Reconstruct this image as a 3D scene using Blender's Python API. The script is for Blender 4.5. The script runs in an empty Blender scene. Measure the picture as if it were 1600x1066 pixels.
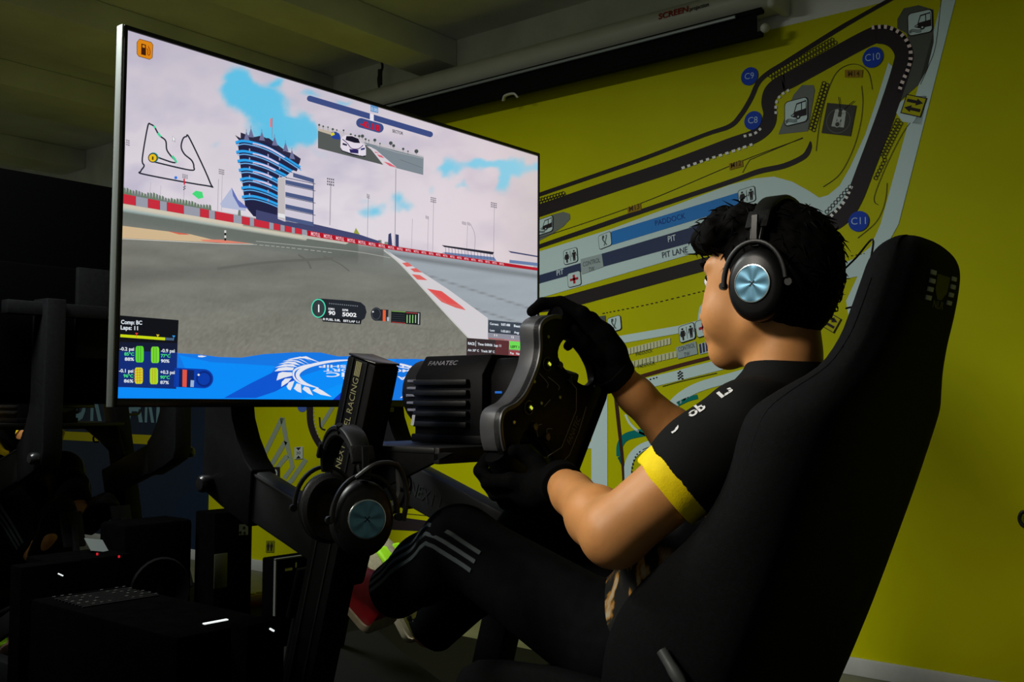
import bpy, bmesh, math, random
import numpy as np
from math import sin, cos, pi, radians, sqrt, atan2
from mathutils import Vector, Matrix
from mathutils.geometry import tessellate_polygon
from mathutils.bvhtree import BVHTree
random.seed(7)
np.random.seed(7)
S = bpy.context.scene
COL = S.collection

# ------------------------------------------------------------------ camera
FPX = 1600.0
CAM = Vector((0, 0, .85))
AZ, PITCH, ROLL = radians(50.7), radians(3.43), radians(.27)
cf = Vector((sin(AZ)*cos(PITCH), cos(AZ)*cos(PITCH), sin(PITCH)))
cr0 = Vector((cos(AZ), -sin(AZ), 0))
cu0 = cr0.cross(cf)
cr = cr0*cos(ROLL) + cu0*sin(ROLL)
cu = cu0*cos(ROLL) - cr0*sin(ROLL)
cd = bpy.data.cameras.new('camera')
cd.sensor_width = 36
cd.lens = FPX*36/1600
cd.clip_start = .02
cam = bpy.data.objects.new('camera', cd)
COL.objects.link(cam)
cam.matrix_world = Matrix(((cr.x, cu.x, -cf.x, CAM.x), (cr.y, cu.y, -cf.y, CAM.y), (cr.z, cu.z, -cf.z, CAM.z), (0, 0, 0, 1)))
S.camera = cam

# ------------------------------------------------------------------ world, lamps, exposure
W = bpy.data.worlds.new('world')
S.world = W
W.use_nodes = True
W.node_tree.nodes['Background'].inputs[0].default_value = (.6, .7, .7, 1)
W.node_tree.nodes['Background'].inputs[1].default_value = .0
S.view_settings.view_transform = 'Standard'
S.view_settings.look = 'None'
S.view_settings.gamma = 1
S.view_settings.use_curve_mapping = False
S.view_settings.exposure = 0


def area_lamp(name, loc, target, power, sx, sy, color, spread=180):
    d = bpy.data.lights.new(name, 'AREA')
    d.shape = 'RECTANGLE'
    d.size, d.size_y = sx, sy
    d.energy = power
    d.color = color
    d.spread = radians(spread)
    o = bpy.data.objects.new(name, d)
    COL.objects.link(o)
    o.location = loc
    o.rotation_euler = (Vector(target) - Vector(loc)).to_track_quat('-Z', 'Y').to_euler()
    return o


area_lamp('ceiling_panel_lamp', (.70, 2.65, 2.285), (.70, 2.65, 0), 70, .9, .5, (.96, 1, .95), 180)
area_lamp('arm_fill_lamp', (-.7, 1.7, 2.25), (1.36, .84, .78), 2.7, .5, .4, (1, .92, .80), 36)  # unseen fill added to brighten the driver's arms

# ------------------------------------------------------------------ helpers
WALLX, CEILZ, BEAMZ, TVY = 3.22, 2.42, 2.30, 1.71


def ray(x, y):
    return cf + cr*((x-800)/FPX) - cu*((y-533)/FPX)


def on_x(x, y, X):
    d = ray(x, y)
    return CAM + d*((X-CAM.x)/d.x)


def on_y(x, y, Y):
    d = ray(x, y)
    return CAM + d*((Y-CAM.y)/d.y)


def lin1(c):
    c = c/255.0
    return c/12.92 if c <= .04045 else ((c+.055)/1.055)**2.4


def lin(c):
    return tuple(lin1(v) for v in c)


def tag(o, label=None, cat=None, group=None, kind=None):
    if label: o['label'] = label
    if cat: o['category'] = cat
    if group: o['group'] = group
    if kind: o['kind'] = kind
    return o


def empty(name, loc=(0, 0, 0), rot=(0, 0, 0), parent=None):
    o = bpy.data.objects.new(name, None)
    COL.objects.link(o)
    o.location = loc
    o.rotation_euler = rot
    o.empty_display_size = .05
    if parent: o.parent = parent
    return o


def mat(name, color, rough=.6, metal=0, spec=.5, noise=0, nscale=40, bump=0, bscale=200, aniso=0, sheen=0, coat=0, emit=None, estr=1):
    m = bpy.data.materials.new(name)
    m.use_nodes = True
    nt = m.node_tree
    b = nt.nodes['Principled BSDF']
    b.inputs['Base Color'].default_value = (*color, 1)
    b.inputs['Roughness'].default_value = rough
    b.inputs['Metallic'].default_value = metal
    b.inputs['Specular IOR Level'].default_value = spec
    if sheen: b.inputs['Sheen Weight'].default_value = sheen
    if coat: b.inputs['Coat Weight'].default_value = coat
    if emit:
        b.inputs['Emission Color'].default_value = (*emit, 1)
        b.inputs['Emission Strength'].default_value = estr
    tc = nt.nodes.new('ShaderNodeTexCoord')
    if noise:
        n = nt.nodes.new('ShaderNodeTexNoise')
        n.inputs['Scale'].default_value = nscale
        n.inputs['Detail'].default_value = 4
        nt.links.new(tc.outputs['Object'], n.inputs['Vector'])
        mp = nt.nodes.new('ShaderNodeMapRange')
        mp.inputs['From Min'].default_value = .3
        mp.inputs['From Max'].default_value = .7
        mp.inputs['To Min'].default_value = 1-noise
        mp.inputs['To Max'].default_value = 1+noise
        nt.links.new(n.outputs['Fac'], mp.inputs['Value'])
        mx = nt.nodes.new('ShaderNodeVectorMath')
        mx.operation = 'SCALE'
        mx.inputs[0].default_value = color
        nt.links.new(mp.outputs[0], mx.inputs['Scale'])
        nt.links.new(mx.outputs[0], b.inputs['Base Color'])
    if bump:
        n2 = nt.nodes.new('ShaderNodeTexNoise')
        n2.inputs['Scale'].default_value = bscale
        n2.inputs['Detail'].default_value = 3
        nt.links.new(tc.outputs['Object'], n2.inputs['Vector'])
        bp = nt.nodes.new('ShaderNodeBump')
        bp.inputs['Strength'].default_value = bump
        bp.inputs['Distance'].default_value = .002
        nt.links.new(n2.outputs['Fac'], bp.inputs['Height'])
        nt.links.new(bp.outputs[0], b.inputs['Normal'])
    if aniso:
        b.inputs['Anisotropic'].default_value = aniso
        t = nt.nodes.new('ShaderNodeTangent')
        t.direction_type = 'RADIAL'
        t.axis = 'Z'
        nt.links.new(t.outputs[0], b.inputs['Tangent'])
    return m


def attr_mat(name, emission=False, rough=.55):
    m = bpy.data.materials.new(name)
    m.use_nodes = True
    nt = m.node_tree
    b = nt.nodes['Principled BSDF']
    a = nt.nodes.new('ShaderNodeAttribute')
    a.attribute_name = 'Col'
    if emission:
        b.inputs['Base Color'].default_value = (.004, .004, .004, 1)
        b.inputs['Roughness'].default_value = .5
        b.inputs['Specular IOR Level'].default_value = .2
        nt.links.new(a.outputs['Color'], b.inputs['Emission Color'])
        b.inputs['Emission Strength'].default_value = 1.0
    else:
        nt.links.new(a.outputs['Color'], b.inputs['Base Color'])
        b.inputs['Roughness'].default_value = rough
        b.inputs['Specular IOR Level'].default_value = .12
    return m


def link_mesh(name, me, m=None, parent=None):
    o = bpy.data.objects.new(name, me)
    COL.objects.link(o)
    if m: me.materials.append(m)
    if parent: o.parent = parent
    return o


def finish(bm, name, m, parent=None, sharp=40, smooth=True):
    bm.normal_update()
    if smooth:
        for f in bm.faces: f.smooth = True
        th = radians(sharp)
        for e in bm.edges:
            if len(e.link_faces) == 2 and e.calc_face_angle(0) > th: e.smooth = False
    me = bpy.data.meshes.new(name)
    bm.to_mesh(me)
    bm.free()
    return link_mesh(name, me, m, parent)


def cr_spline(pts, n=8, closed=False):
    pts = [Vector(p) for p in pts]
    out = []
    N = len(pts)
    segs = N if closed else N-1
    for i in range(segs):
        if closed:
            p0, p1, p2, p3 = pts[(i-1) % N], pts[i], pts[(i+1) % N], pts[(i+2) % N]
        else:
            p0 = pts[max(i-1, 0)]; p1 = pts[i]; p2 = pts[i+1]; p3 = pts[min(i+2, N-1)]
        for k in range(n):
            t = k/n
            out.append(.5*((2*p1)+(p2-p0)*t+(2*p0-5*p1+4*p2-p3)*t*t+(3*p1-p0-3*p2+p3)*t**3))
    if not closed: out.append(pts[-1])
    return out


class MB:
    """collects shapes into one bmesh"""
    def __init__(s): s.bm = bmesh.new()

    def merge(s, other, mx=None):
        me = bpy.data.meshes.new('tmp')
        other.to_mesh(me)
        other.free()
        if mx is not None: me.transform(mx)
        s.bm.from_mesh(me)
        bpy.data.meshes.remove(me)

    def box(s, lo, hi, bev=0, seg=2, mx=None):
        b = bmesh.new()
        r = bmesh.ops.create_cube(b, size=1)
        lo = Vector(lo); hi = Vector(hi)
        for v in b.verts:
            v.co = Vector((lo[i]+(v.co[i]+.5)*(hi[i]-lo[i]) for i in range(3)))
        if bev: bmesh.ops.bevel(b, geom=b.edges[:], offset=bev, segments=seg, affect='EDGES', profile=.5)
        s.merge(b, mx)
        return s

    def beam(s, p, q, w, h, up=(0, 0, 1), bev=.004, seg=2):
        """box from p to q, w across, h along up"""
        p = Vector(p); q = Vector(q)
        z = (q-p); L = z.length; z.normalize()
        x = Vector(up).cross(z).normalized()
        y = z.cross(x)
        mx = Matrix(((x.x, y.x, z.x, p.x), (x.y, y.y, z.y, p.y), (x.z, y.z, z.z, p.z), (0, 0, 0, 1)))
        return s.box((-w/2, -h/2, 0), (w/2, h/2, L), bev, seg, mx)

    def prism(s, outline, d0, d1, mx=None, bev=0, holes=()):
        """outline in local xy, extruded z d0..d1"""
        b = bmesh.new()
        loops = [list(outline)]+[list(h) for h in holes]
        flat = [Vector((p[0], p[1], 0)) for l in loops for p in l]
        tris = tessellate_polygon([[Vector((p[0], p[1], 0)) for p in l] for l in loops])
        top = [b.verts.new((p.x, p.y, d1)) for p in flat]
        bot = [b.verts.new((p.x, p.y, d0)) for p in flat]
        for t in tris:
            try:
                b.faces.new([top[i] for i in t])
                b.faces.new([bot[i] for i in reversed(t)])
            except ValueError: pass
        o = 0
        for l in loops:
            n = len(l)
            for i in range(n):
                j = (i+1) % n
                b.faces.new((top[o+i], bot[o+i], bot[o+j], top[o+j]))
            o += n
        bmesh.ops.recalc_face_normals(b, faces=b.faces[:])
        bmesh.ops.dissolve_limit(b, angle_limit=.01, verts=b.verts[:], edges=b.edges[:])
        if bev:
            es = [e for e in b.edges if len(e.link_faces) == 2 and e.calc_face_angle(0) > .7]
            bmesh.ops.bevel(b, geom=es, offset=bev, segments=2, affect='EDGES', profile=.5, clamp_overlap=True)
        s.merge(b, mx)
        return s

    def tube(s, pts, r, n=10, closed=False, cap=True):
        pts = [Vector(p) for p in pts]
        N = len(pts)
        rr = r if isinstance(r, (list, tuple)) else [r]*N
        rings = []
        prev = None
        for i, p in enumerate(pts):
            if closed: t = pts[(i+1) % N]-pts[i-1]
            else: t = pts[min(i+1, N-1)]-pts[max(i-1, 0)]
            t.normalize()
            if prev is None:
                a = Vector((0, 0, 1)) if abs(t.z) < .9 else Vector((1, 0, 0))
                x = (a-t*a.dot(t)).normalized()
            else:
                x = (prev-t*prev.dot(t)).normalized()
            prev = x
            y = t.cross(x)
            rings.append([s.bm.verts.new(p+(x*cos(2*pi*k/n)+y*sin(2*pi*k/n))*rr[i]) for k in range(n)])
        for i in range(N if closed else N-1):
            a, b = rings[i], rings[(i+1) % N]
            for k in range(n):
                s.bm.faces.new((a[k], a[(k+1) % n], b[(k+1) % n], b[k]))
        if cap and not closed:
            s.bm.faces.new(list(reversed(rings[0])))
            s.bm.faces.new(rings[-1])
        return s

    def band(s, pts, side, w, t):
        """rectangular strap along pts; side = width direction (vector or list), t = thickness"""
        pts = [Vector(p) for p in pts]
        N = len(pts)
        rings = []
        for i, p in enumerate(pts):
            tg = (pts[min(i+1, N-1)]-pts[max(i-1, 0)]).normalized()
            sd = Vector(side[i] if isinstance(side, list) else side)
            sd = (sd-tg*sd.dot(tg)).normalized()
            nn = tg.cross(sd)
            ww = w[i] if isinstance(w, list) else w
            q = [(-1, -.5), (-.8, -1), (.8, -1), (1, -.5), (1, .5), (.8, 1), (-.8, 1), (-1, .5)]
            rings.append([s.bm.verts.new(p+sd*(a*ww/2)+nn*(b*t/2)) for a, b in q])
        for i in range(N-1):
            a, b = rings[i], rings[i+1]
            for k in range(8):
                s.bm.faces.new((a[k], a[(k+1) % 8], b[(k+1) % 8], b[k]))
        s.bm.faces.new(list(reversed(rings[0])))
        s.bm.faces.new(rings[-1])
        return s

    def lathe(s, prof, mx=None, n=32):
        """prof = [(r,z)...] about local z"""
        b = bmesh.new()
        rings = []
        for r, z in prof:
            if r < 1e-6: rings.append([b.verts.new((0, 0, z))])
            else: rings.append([b.verts.new((r*cos(2*pi*k/n), r*sin(2*pi*k/n), z)) for k in range(n)])
        for i in range(len(rings)-1):
            a, c = rings[i], rings[i+1]
            if len(a) == 1 and len(c) == 1: continue
            for k in range(n):
                l = (k+1) % n
                if len(a) == 1: b.faces.new((a[0], c[l], c[k]))
                elif len(c) == 1: b.faces.new((a[k], a[l], c[0]))
                else: b.faces.new((a[k], a[l], c[l], c[k]))
        bmesh.ops.recalc_face_normals(b, faces=b.faces[:])
        s.merge(b, mx)
        return s

    def loft(s, rings, cap=True):
        R = [[s.bm.verts.new(p) for p in r] for r in rings]
        n = len(R[0])
        for i in range(len(R)-1):
            for k in range(n):
                s.bm.faces.new((R[i][k], R[i][(k+1) % n], R[i+1][(k+1) % n], R[i+1][k]))
        if cap:
            s.bm.faces.new(list(reversed(R[0])))
            s.bm.faces.new(R[-1])
        bmesh.ops.recalc_face_normals(s.bm, faces=s.bm.faces[:])
        return s

    def build(s, name, m, parent=None, sharp=40, smooth=True):
        return finish(s.bm, name, m, parent, sharp, smooth)


def axis_mx(o, z, x=None):
    """matrix with origin o, local z along z"""
    z = Vector(z).normalized()
    a = Vector(x) if x is not None else (Vector((0, 0, 1)) if abs(z.z) < .9 else Vector((1, 0, 0)))
    x = (a-z*a.dot(z)).normalized()
    y = z.cross(x)
    return Matrix(((x.x, y.x, z.x, o[0]), (x.y, y.y, z.y, o[1]), (x.z, y.z, z.z, o[2]), (0, 0, 0, 1)))


_tc = {}


def text2d(t, bold=0):
    """glyph outlines of the built-in font as (verts, faces), baseline y=0, x from 0; cap height ~.69"""
    k = (t, bold)
    if k in _tc: return _tc[k]
    c = bpy.data.curves.new('t', 'FONT')
    c.body = t
    c.offset = bold
    c.resolution_u = 3
    o = bpy.data.objects.new('t', c)
    COL.objects.link(o)
    dg = bpy.context.evaluated_depsgraph_get()
    ev = o.evaluated_get(dg)
    me = ev.to_mesh()
    V = [(v.co.x, v.co.y) for v in me.vertices]
    Fc = [tuple(p.vertices) for p in me.polygons]
    ev.to_mesh_clear()
    bpy.data.objects.remove(o)
    bpy.data.curves.remove(c)
    if V:
        x0 = min(v[0] for v in V); x1 = max(v[0] for v in V)
        V = [((v[0]-x0)/max(x1-x0, 1e-6), v[1]/.69) for v in V]
    _tc[k] = (V, Fc)
    return _tc[k]


class Flat:
    """flat print: coloured polygons on a plane; to3(x, y, layer) maps photo points to the plane in metres"""
    def __init__(s, to3, cscale=1.0):
        s.to3, s.cs = to3, cscale
        s.v, s.f, s.c = [], [], []

    def _col(s, c):
        l = lin(c)
        return (min(l[0]*s.cs, .95), min(l[1]*s.cs, .95), min(l[2]*s.cs, .95), 1)

    def raw(s, pts3, faces, color):
        o = len(s.v)
        s.v += [tuple(p) for p in pts3]
        cc = s._col(color)
        for f in faces:
            s.f.append(tuple(o+i for i in f))
            s.c.append(cc)

    def poly(s, pts, color, layer=1):
        tr = tessellate_polygon([[Vector((p[0], p[1], 0)) for p in pts]])
        s.raw([s.to3(p[0], p[1], layer) for p in pts], tr, color)
        return s

    def ribbon(s, pts, w, color, layer=1, n=8, smooth=True, closed=False):
        P = [Vector((p[0], p[1], 0)) for p in pts]
        ws = w if isinstance(w, (list, tuple)) else [w]*len(P)
        if smooth:
            Q = cr_spline([Vector((p.x, p.y, ws[i])) for i, p in enumerate(P)], n, closed)
        else: Q = [Vector((p.x, p.y, ws[i])) for i, p in enumerate(P)]
        N = len(Q)
        A, B = [], []
        for i, q in enumerate(Q):
            if closed: t = Q[(i+1) % N]-Q[i-1]
            else: t = Q[min(i+1, N-1)]-Q[max(i-1, 0)]
            L = sqrt(t.x**2+t.y**2) or 1
            nx, ny = -t.y/L, t.x/L
            h = q.z/2
            A.append((q.x+nx*h, q.y+ny*h)); B.append((q.x-nx*h, q.y-ny*h))
        pts3 = [s.to3(p[0], p[1], layer) for p in A+B]
        m = N if closed else N-1
        s.raw(pts3, [(i, (i+1) % N, N+(i+1) % N, N+i) for i in range(m)], color)
        return s

    def dashes(s, pts, w, color, layer, dash, gap, off=0):
        """dashes of width w along a smooth line"""
        Q = cr_spline([Vector((p[0], p[1], 0)) for p in pts], 24)
        d = 0; seg = []; on = True; acc = off
        cur = [Q[0]]
        for a, b in zip(Q, Q[1:]):
            acc += (b-a).length
            cur.append(b)
            if acc >= (dash if on else gap):
                if on: s.ribbon(cur, w, color, layer, smooth=False)
                cur = [b]; acc = 0; on = not on
        return s

    def disc(s, c, r, color, layer=1, n=28, ry=None):
        ry = ry or r
        return s.poly([(c[0]+r*cos(2*pi*k/n), c[1]+ry*sin(2*pi*k/n)) for k in range(n)], color, layer)

    def ring(s, c, r, w, color, layer=1, n=14, ry=None):
        ry = ry or r
        return s.ribbon([(c[0]+r*cos(2*pi*k/n), c[1]+ry*sin(2*pi*k/n)) for k in range(n)], w, color, layer, smooth=False, closed=True)

    def text(s, t, p00, p10, p01, color, layer=2, bold=0):
        """p00 start of the baseline, p10 its end, p01 top of a capital at the start (photo points)"""
        V, Fc = text2d(t, bold)
        a = s.to3(p00[0], p00[1], layer); b = s.to3(p10[0], p10[1], layer); c = s.to3(p01[0], p01[1], layer)
        s.raw([a+(b-a)*u+(c-a)*v for u, v in V], Fc, color)
        return s

    def build(s, name, m, parent=None, origin=(0, 0, 0)):
        me = bpy.data.meshes.new(name)
        o = Vector(origin)
        me.from_pydata([tuple(Vector(p)-o) for p in s.v], [], s.f)
        ca = me.color_attributes.new('Col', 'FLOAT_COLOR', 'CORNER')
        arr = []
        for f, c in zip(s.f, s.c): arr += list(c)*len(f)
        ca.data.foreach_set('color', arr)
        me.update()
        ob = link_mesh(name, me, m, parent)
        return ob


class Frame:
    """unit square (u right, v up) pinned to three photo points, as a to3 for Flat"""
    def __init__(s, base, p00, p10, p01):
        s.a = base(p00[0], p00[1], 0); s.b = base(p10[0], p10[1], 0); s.c = base(p01[0], p01[1], 0)
        s.n = base(p00[0], p00[1], 1)-s.a
        s.L = s.n.length

    def __call__(s, u, v, layer):
        p = s.a+(s.b-s.a)*u+(s.c-s.a)*v
        n = (s.b-s.a).cross(s.c-s.a).normalized()
        if n.dot(CAM-s.a) < 0: n = -n
        return p+n*(s.L*layer)


# ------------------------------------------------------------------ organic shapes: distance field -> one smooth mesh
class Field:
    def __init__(s, lo, hi, h):
        s.h = h
        s.lo = np.array(lo, np.float32)
        s.n = tuple(int(math.ceil((hi[i]-lo[i])/h))+1 for i in range(3))
        s.f = np.full(s.n, 1.0, np.float32)

    def _sub(s, blo, bhi):
        i0 = [max(0, int((blo[i]-s.lo[i])/s.h)) for i in range(3)]
        i1 = [min(s.n[i], int((bhi[i]-s.lo[i])/s.h)+2) for i in range(3)]
        if any(i1[i] <= i0[i] for i in range(3)): return None
        sl = tuple(slice(i0[i], i1[i]) for i in range(3))
        ax = [s.lo[i]+s.h*np.arange(i0[i], i1[i], dtype=np.float32) for i in range(3)]
        return sl, np.meshgrid(*ax, indexing='ij', sparse=True)

    def put(s, fn, blo, bhi, k=.01, sub=False, inter=False):
        pad = k+3*s.h
        r = s._sub([b-pad for b in blo], [b+pad for b in bhi])
        if r is None: return s
        sl, (X, Y, Z) = r
        d = fn(X, Y, Z).astype(np.float32)
        f = s.f[sl]
        if sub:
            d = -d
            h = np.maximum(k-np.abs(f-d), 0)/k
            s.f[sl] = np.maximum(f, d)+h*h*k*.25
        else:
            h = np.maximum(k-np.abs(f-d), 0)/k
            s.f[sl] = np.minimum(f, d)-h*h*k*.25
        return s

    def cone(s, p, q, r1, r2, k=.01, sub=False):
        p = np.array(p, np.float32); q = np.array(q, np.float32)
        d = q-p
        L2 = float(d@d)+1e-9

        def fn(X, Y, Z):
            t = ((X-p[0])*d[0]+(Y-p[1])*d[1]+(Z-p[2])*d[2])/L2
            t = np.clip(t, 0, 1)
            return np.sqrt((X-p[0]-t*d[0])**2+(Y-p[1]-t*d[1])**2+(Z-p[2]-t*d[2])**2)-(r1+(r2-r1)*t)
        m = max(r1, r2)
        return s.put(fn, np.minimum(p, q)-m, np.maximum(p, q)+m, k, sub)

    def chain(s, pts, rs, k=.01):
        for i in range(len(pts)-1): s.cone(pts[i], pts[i+1], rs[i], rs[i+1], k)
        return s

    def ell(s, c, r, k=.01, sub=False, R=None):
        c = np.array(c, np.float32)
        M = np.eye(3) if R is None else np.array(R)  # rows = local axes

        def fn(X, Y, Z):
            x, y, z = X-c[0], Y-c[1], Z-c[2]
            a = (M[0][0]*x+M[0][1]*y+M[0][2]*z)/r[0]
            b = (M[1][0]*x+M[1][1]*y+M[1][2]*z)/r[1]
            g = (M[2][0]*x+M[2][1]*y+M[2][2]*z)/r[2]
            k0 = np.sqrt(a*a+b*b+g*g)
            k1 = np.sqrt((a/r[0])**2+(b/r[1])**2+(g/r[2])**2)+1e-6
            return k0*(k0-1)/k1
        m = max(r)
        return s.put(fn, c-m, c+m, k, sub)

    def cut(s, p, n):
        """remove what lies on the side the normal n points to"""
        n = np.array(n, float); n /= np.linalg.norm(n)
        ax = [s.lo[i]+s.h*np.arange(s.n[i], dtype=np.float32) for i in range(3)]
        X, Y, Z = np.meshgrid(*ax, indexing='ij', sparse=True)
        s.f = np.maximum(s.f, ((X-p[0])*n[0]+(Y-p[1])*n[1]+(Z-p[2])*n[2]).astype(np.float32))
        return s

    def grow(s, a):
        s.f -= a
        return s

    def mesh(s, origin=(0, 0, 0), smooth=2):
        f = s.f
        ins = f < 0
        nx, ny, nz = f.shape
        cnt = np.zeros((nx-1, ny-1, nz-1), np.int8)
        for a in (0, 1):
            for b in (0, 1):
                for c in (0, 1):
                    cnt += ins[a:nx-1+a, b:ny-1+b, c:nz-1+c]
        act = (cnt > 0) & (cnt < 8)
        idx = np.argwhere(act)
        vid = np.full(act.shape, -1, np.int32)
        vid[act] = np.arange(len(idx))
        acc = np.zeros((len(idx), 3)); num = np.zeros(len(idx))
        cs = [(a, b, c) for a in (0, 1) for b in (0, 1) for c in (0, 1)]
        val = {c: f[idx[:, 0]+c[0], idx[:, 1]+c[1], idx[:, 2]+c[2]] for c in cs}
        for c in cs:
            for ax in range(3):
                if c[ax] == 0:
                    d = list(c); d[ax] = 1; d = tuple(d)
                    v0, v1 = val[c], val[d]
                    m = (v0 < 0) != (v1 < 0)
                    t = np.where(m, v0/np.where(m, v0-v1, 1), 0)
                    p = np.array(c, float)[None, :].repeat(len(idx), 0)
                    p[:, ax] += t
                    acc[m] += p[m]; num[m] += 1
        V = (idx+acc/num[:, None])*s.h+s.lo
        faces = []
        for ax in range(3):
            sl0 = [slice(0, n) for n in f.shape]; sl1 = [slice(0, n) for n in f.shape]
            sl0[ax] = slice(0, f.shape[ax]-1); sl1[ax] = slice(1, f.shape[ax])
            a0 = ins[tuple(sl0)]; a1 = ins[tuple(sl1)]
            e = np.argwhere(a0 != a1)
            o1, o2 = [(1, 2), (2, 0), (0, 1)][ax]
            ok = (e[:, o1] > 0) & (e[:, o2] > 0) & (e[:, o1] < f.shape[o1]-1) & (e[:, o2] < f.shape[o2]-1)
            e = e[ok]
            flip = a0[e[:, 0], e[:, 1], e[:, 2]]
            q = []
            for d1, d2 in ((0, 0), (-1, 0), (-1, -1), (0, -1)):
                g = e.copy(); g[:, o1] += d1; g[:, o2] += d2
                q.append(vid[g[:, 0], g[:, 1], g[:, 2]])
            q = np.stack(q, 1)
            q[~flip] = q[~flip][:, ::-1]
            faces.append(q)
        Fq = np.concatenate(faces)
        # a little relaxation
        for _ in range(smooth):
            sm = np.zeros_like(V); n = np.zeros(len(V))
            for a, b in ((0, 1), (1, 2), (2, 3), (3, 0)):
                np.add.at(sm, Fq[:, a], V[Fq[:, b]]); np.add.at(n, Fq[:, a], 1)
                np.add.at(sm, Fq[:, b], V[Fq[:, a]]); np.add.at(n, Fq[:, b], 1)
            V = V*.5+.5*sm/np.maximum(n, 1)[:, None]
        me = bpy.data.meshes.new('field')
        V = V-np.array(origin)
        me.vertices.add(len(V))
        me.vertices.foreach_set('co', V.astype(np.float32).ravel())
        me.loops.add(Fq.size)
        me.loops.foreach_set('vertex_index', Fq.astype(np.int32).ravel())
        me.polygons.add(len(Fq))
        me.polygons.foreach_set('loop_start', np.arange(0, Fq.size, 4, dtype=np.int32))
        me.polygons.foreach_set('use_smooth', np.ones(len(Fq), bool))
        me.update(calc_edges=True)
        me.validate()
        return me

    def build(s, name, m, parent=None, origin=(0, 0, 0), smooth=2):
        me = s.mesh(origin, smooth)
        me.name = name
        return link_mesh(name, me, m, parent)


def kids(o): return [c for c in bpy.data.objects if c.parent == o]


def copy_tree(o, parent=None):
    c = o.copy()
    COL.objects.link(c)
    if parent: c.parent = parent
    for ch in kids(o): copy_tree(ch, c)
    return c

# ------------------------------------------------------------------ materials
M_wall = mat('yellow_wall_paint', (.58, .575, .0), .55, spec=.08, noise=.05, nscale=3)
M_upper = mat('grey_wall_paint', (.78, .80, .74), .7, noise=.12, nscale=5)
M_ceil = mat('ceiling_paint', (.68, .69, .64), .8, noise=.15, nscale=3)
M_floor = mat('grey_floor', (.13, .13, .08), .55, noise=.25, nscale=6)
M_white = mat('white_paint', (.55, .56, .53), .5, noise=.06, nscale=20)
M_casing = mat('ivory_metal', (.5, .5, .42), .45, noise=.05, nscale=8)
M_black = mat('black_metal', (.008, .008, .009), .45, spec=.35, noise=.2, nscale=60)
M_blackgloss = mat('black_plastic', (.006, .006, .007), .3, spec=.4)
M_roll = mat('black_screen_border', (.004, .004, .004), .8, spec=.1)
M_print = attr_mat('wall_print')
M_printdark = attr_mat('object_print', rough=.45)
M_alu = mat('aluminium_strip', (.5, .55, .57), .35, metal=.6)
M_cable = mat('black_cable', (.006, .006, .006), .5)

# ------------------------------------------------------------------ room shell
def slab(name, lo, hi, m, kind='structure', bev=0):
    return tag(MB().box(lo, hi, bev).build(name, m), kind=kind)


X0, X1, Y0, Y1 = -2.2, WALLX, -2.2, 8.0
slab('floor', (X0-.1, Y0-.1, -.1), (X1+.15, Y1+.1, 0), M_floor)
slab('ceiling', (X0-.1, Y0-.1, CEILZ), (X1+.15, Y1+.1, CEILZ+.1), M_ceil)
wr = slab('wall_right', (X1, Y0, 0), (X1+.12, Y1, 2.13), M_wall)
slab('wall_right_upper', (X1, Y0, 2.13), (X1+.12, Y1, CEILZ), M_upper)
slab('wall_left', (X0-.1, Y0, 0), (X0, Y1, CEILZ), M_upper)
slab('wall_back', (X0, Y1, 0), (X1, Y1+.1, CEILZ), M_upper)
slab('wall_front', (X0, Y0-.1, 0), (X1, Y0, CEILZ), M_upper)
for (a, b) in ((.95, 1.2), (2.95, 3.17), (3.755, 4.24), (4.75, 5.18), (6.1, 6.4)):
    slab('ceiling_beam', (X0, a, BEAMZ), (X1, b, CEILZ), M_ceil, bev=.008)
slab('baseboard_right', (X1-.012, Y0, 0), (X1, Y1, .055), M_white, bev=.003)

# ------------------------------------------------------------------ wall print: race track map
def wp(x, y, layer):
    return on_x(x, y, WALLX-.0012-.0006*layer)


BLK, WHT, GRY, YEL = (34, 28, 30), (166, 184, 184), (92, 96, 92), (150, 146, 2)
NAVY, BLUE, PADB = (44, 52, 78), (16, 52, 148), (38, 104, 170)
MC = 1/.57
mural = empty('race_track_mural', (WALLX-.001, 2.2, 1.2))
tag(mural, 'huge race track map printed across the yellow wall behind the driver', 'mural')
bpy.context.view_layer.update()


def mural_part(name, fl, label=None, stuff=False):
    o = fl.build(name, M_print, mural, (WALLX-.001, 2.2, 1.2))
    if stuff: o['kind'] = 'stuff'
    
    if label: o['label'] = label
    return o


def WF(): return Flat(wp, MC)


f = WF()
f.poly([(1475, -12), (1496, -12), (1404, 350), (1392, 372), (1372, 408), (1346, 462), (1326, 495), (1322, 470), (1340, 432), (1318, 436), (1316, 412), (1340, 402), (1360, 386), (1376, 350)], WHT, 1)
f.poly([(843, 393), (955, 358), (1140, 289), (1179, 279), (1209, 276), (1238, 284), (1265, 299), (1280, 309), (1294, 305), (1312, 290), (1328, 262), (1352, 210), (1372, 150), (1388, 98), (1396, 105), (1386, 150), (1350, 262), (1330, 305), (1320, 345), (1290, 375), (1200, 378), (1087, 395), (843, 466)], WHT, 1)
f.poly([(1397, 172), (1408, 158), (1425, 150), (1448, 150), (1440, 195), (1410, 190)], WHT, 1)
mural_part('white_road', f, 'pale service road running down and along the pit')

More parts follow.
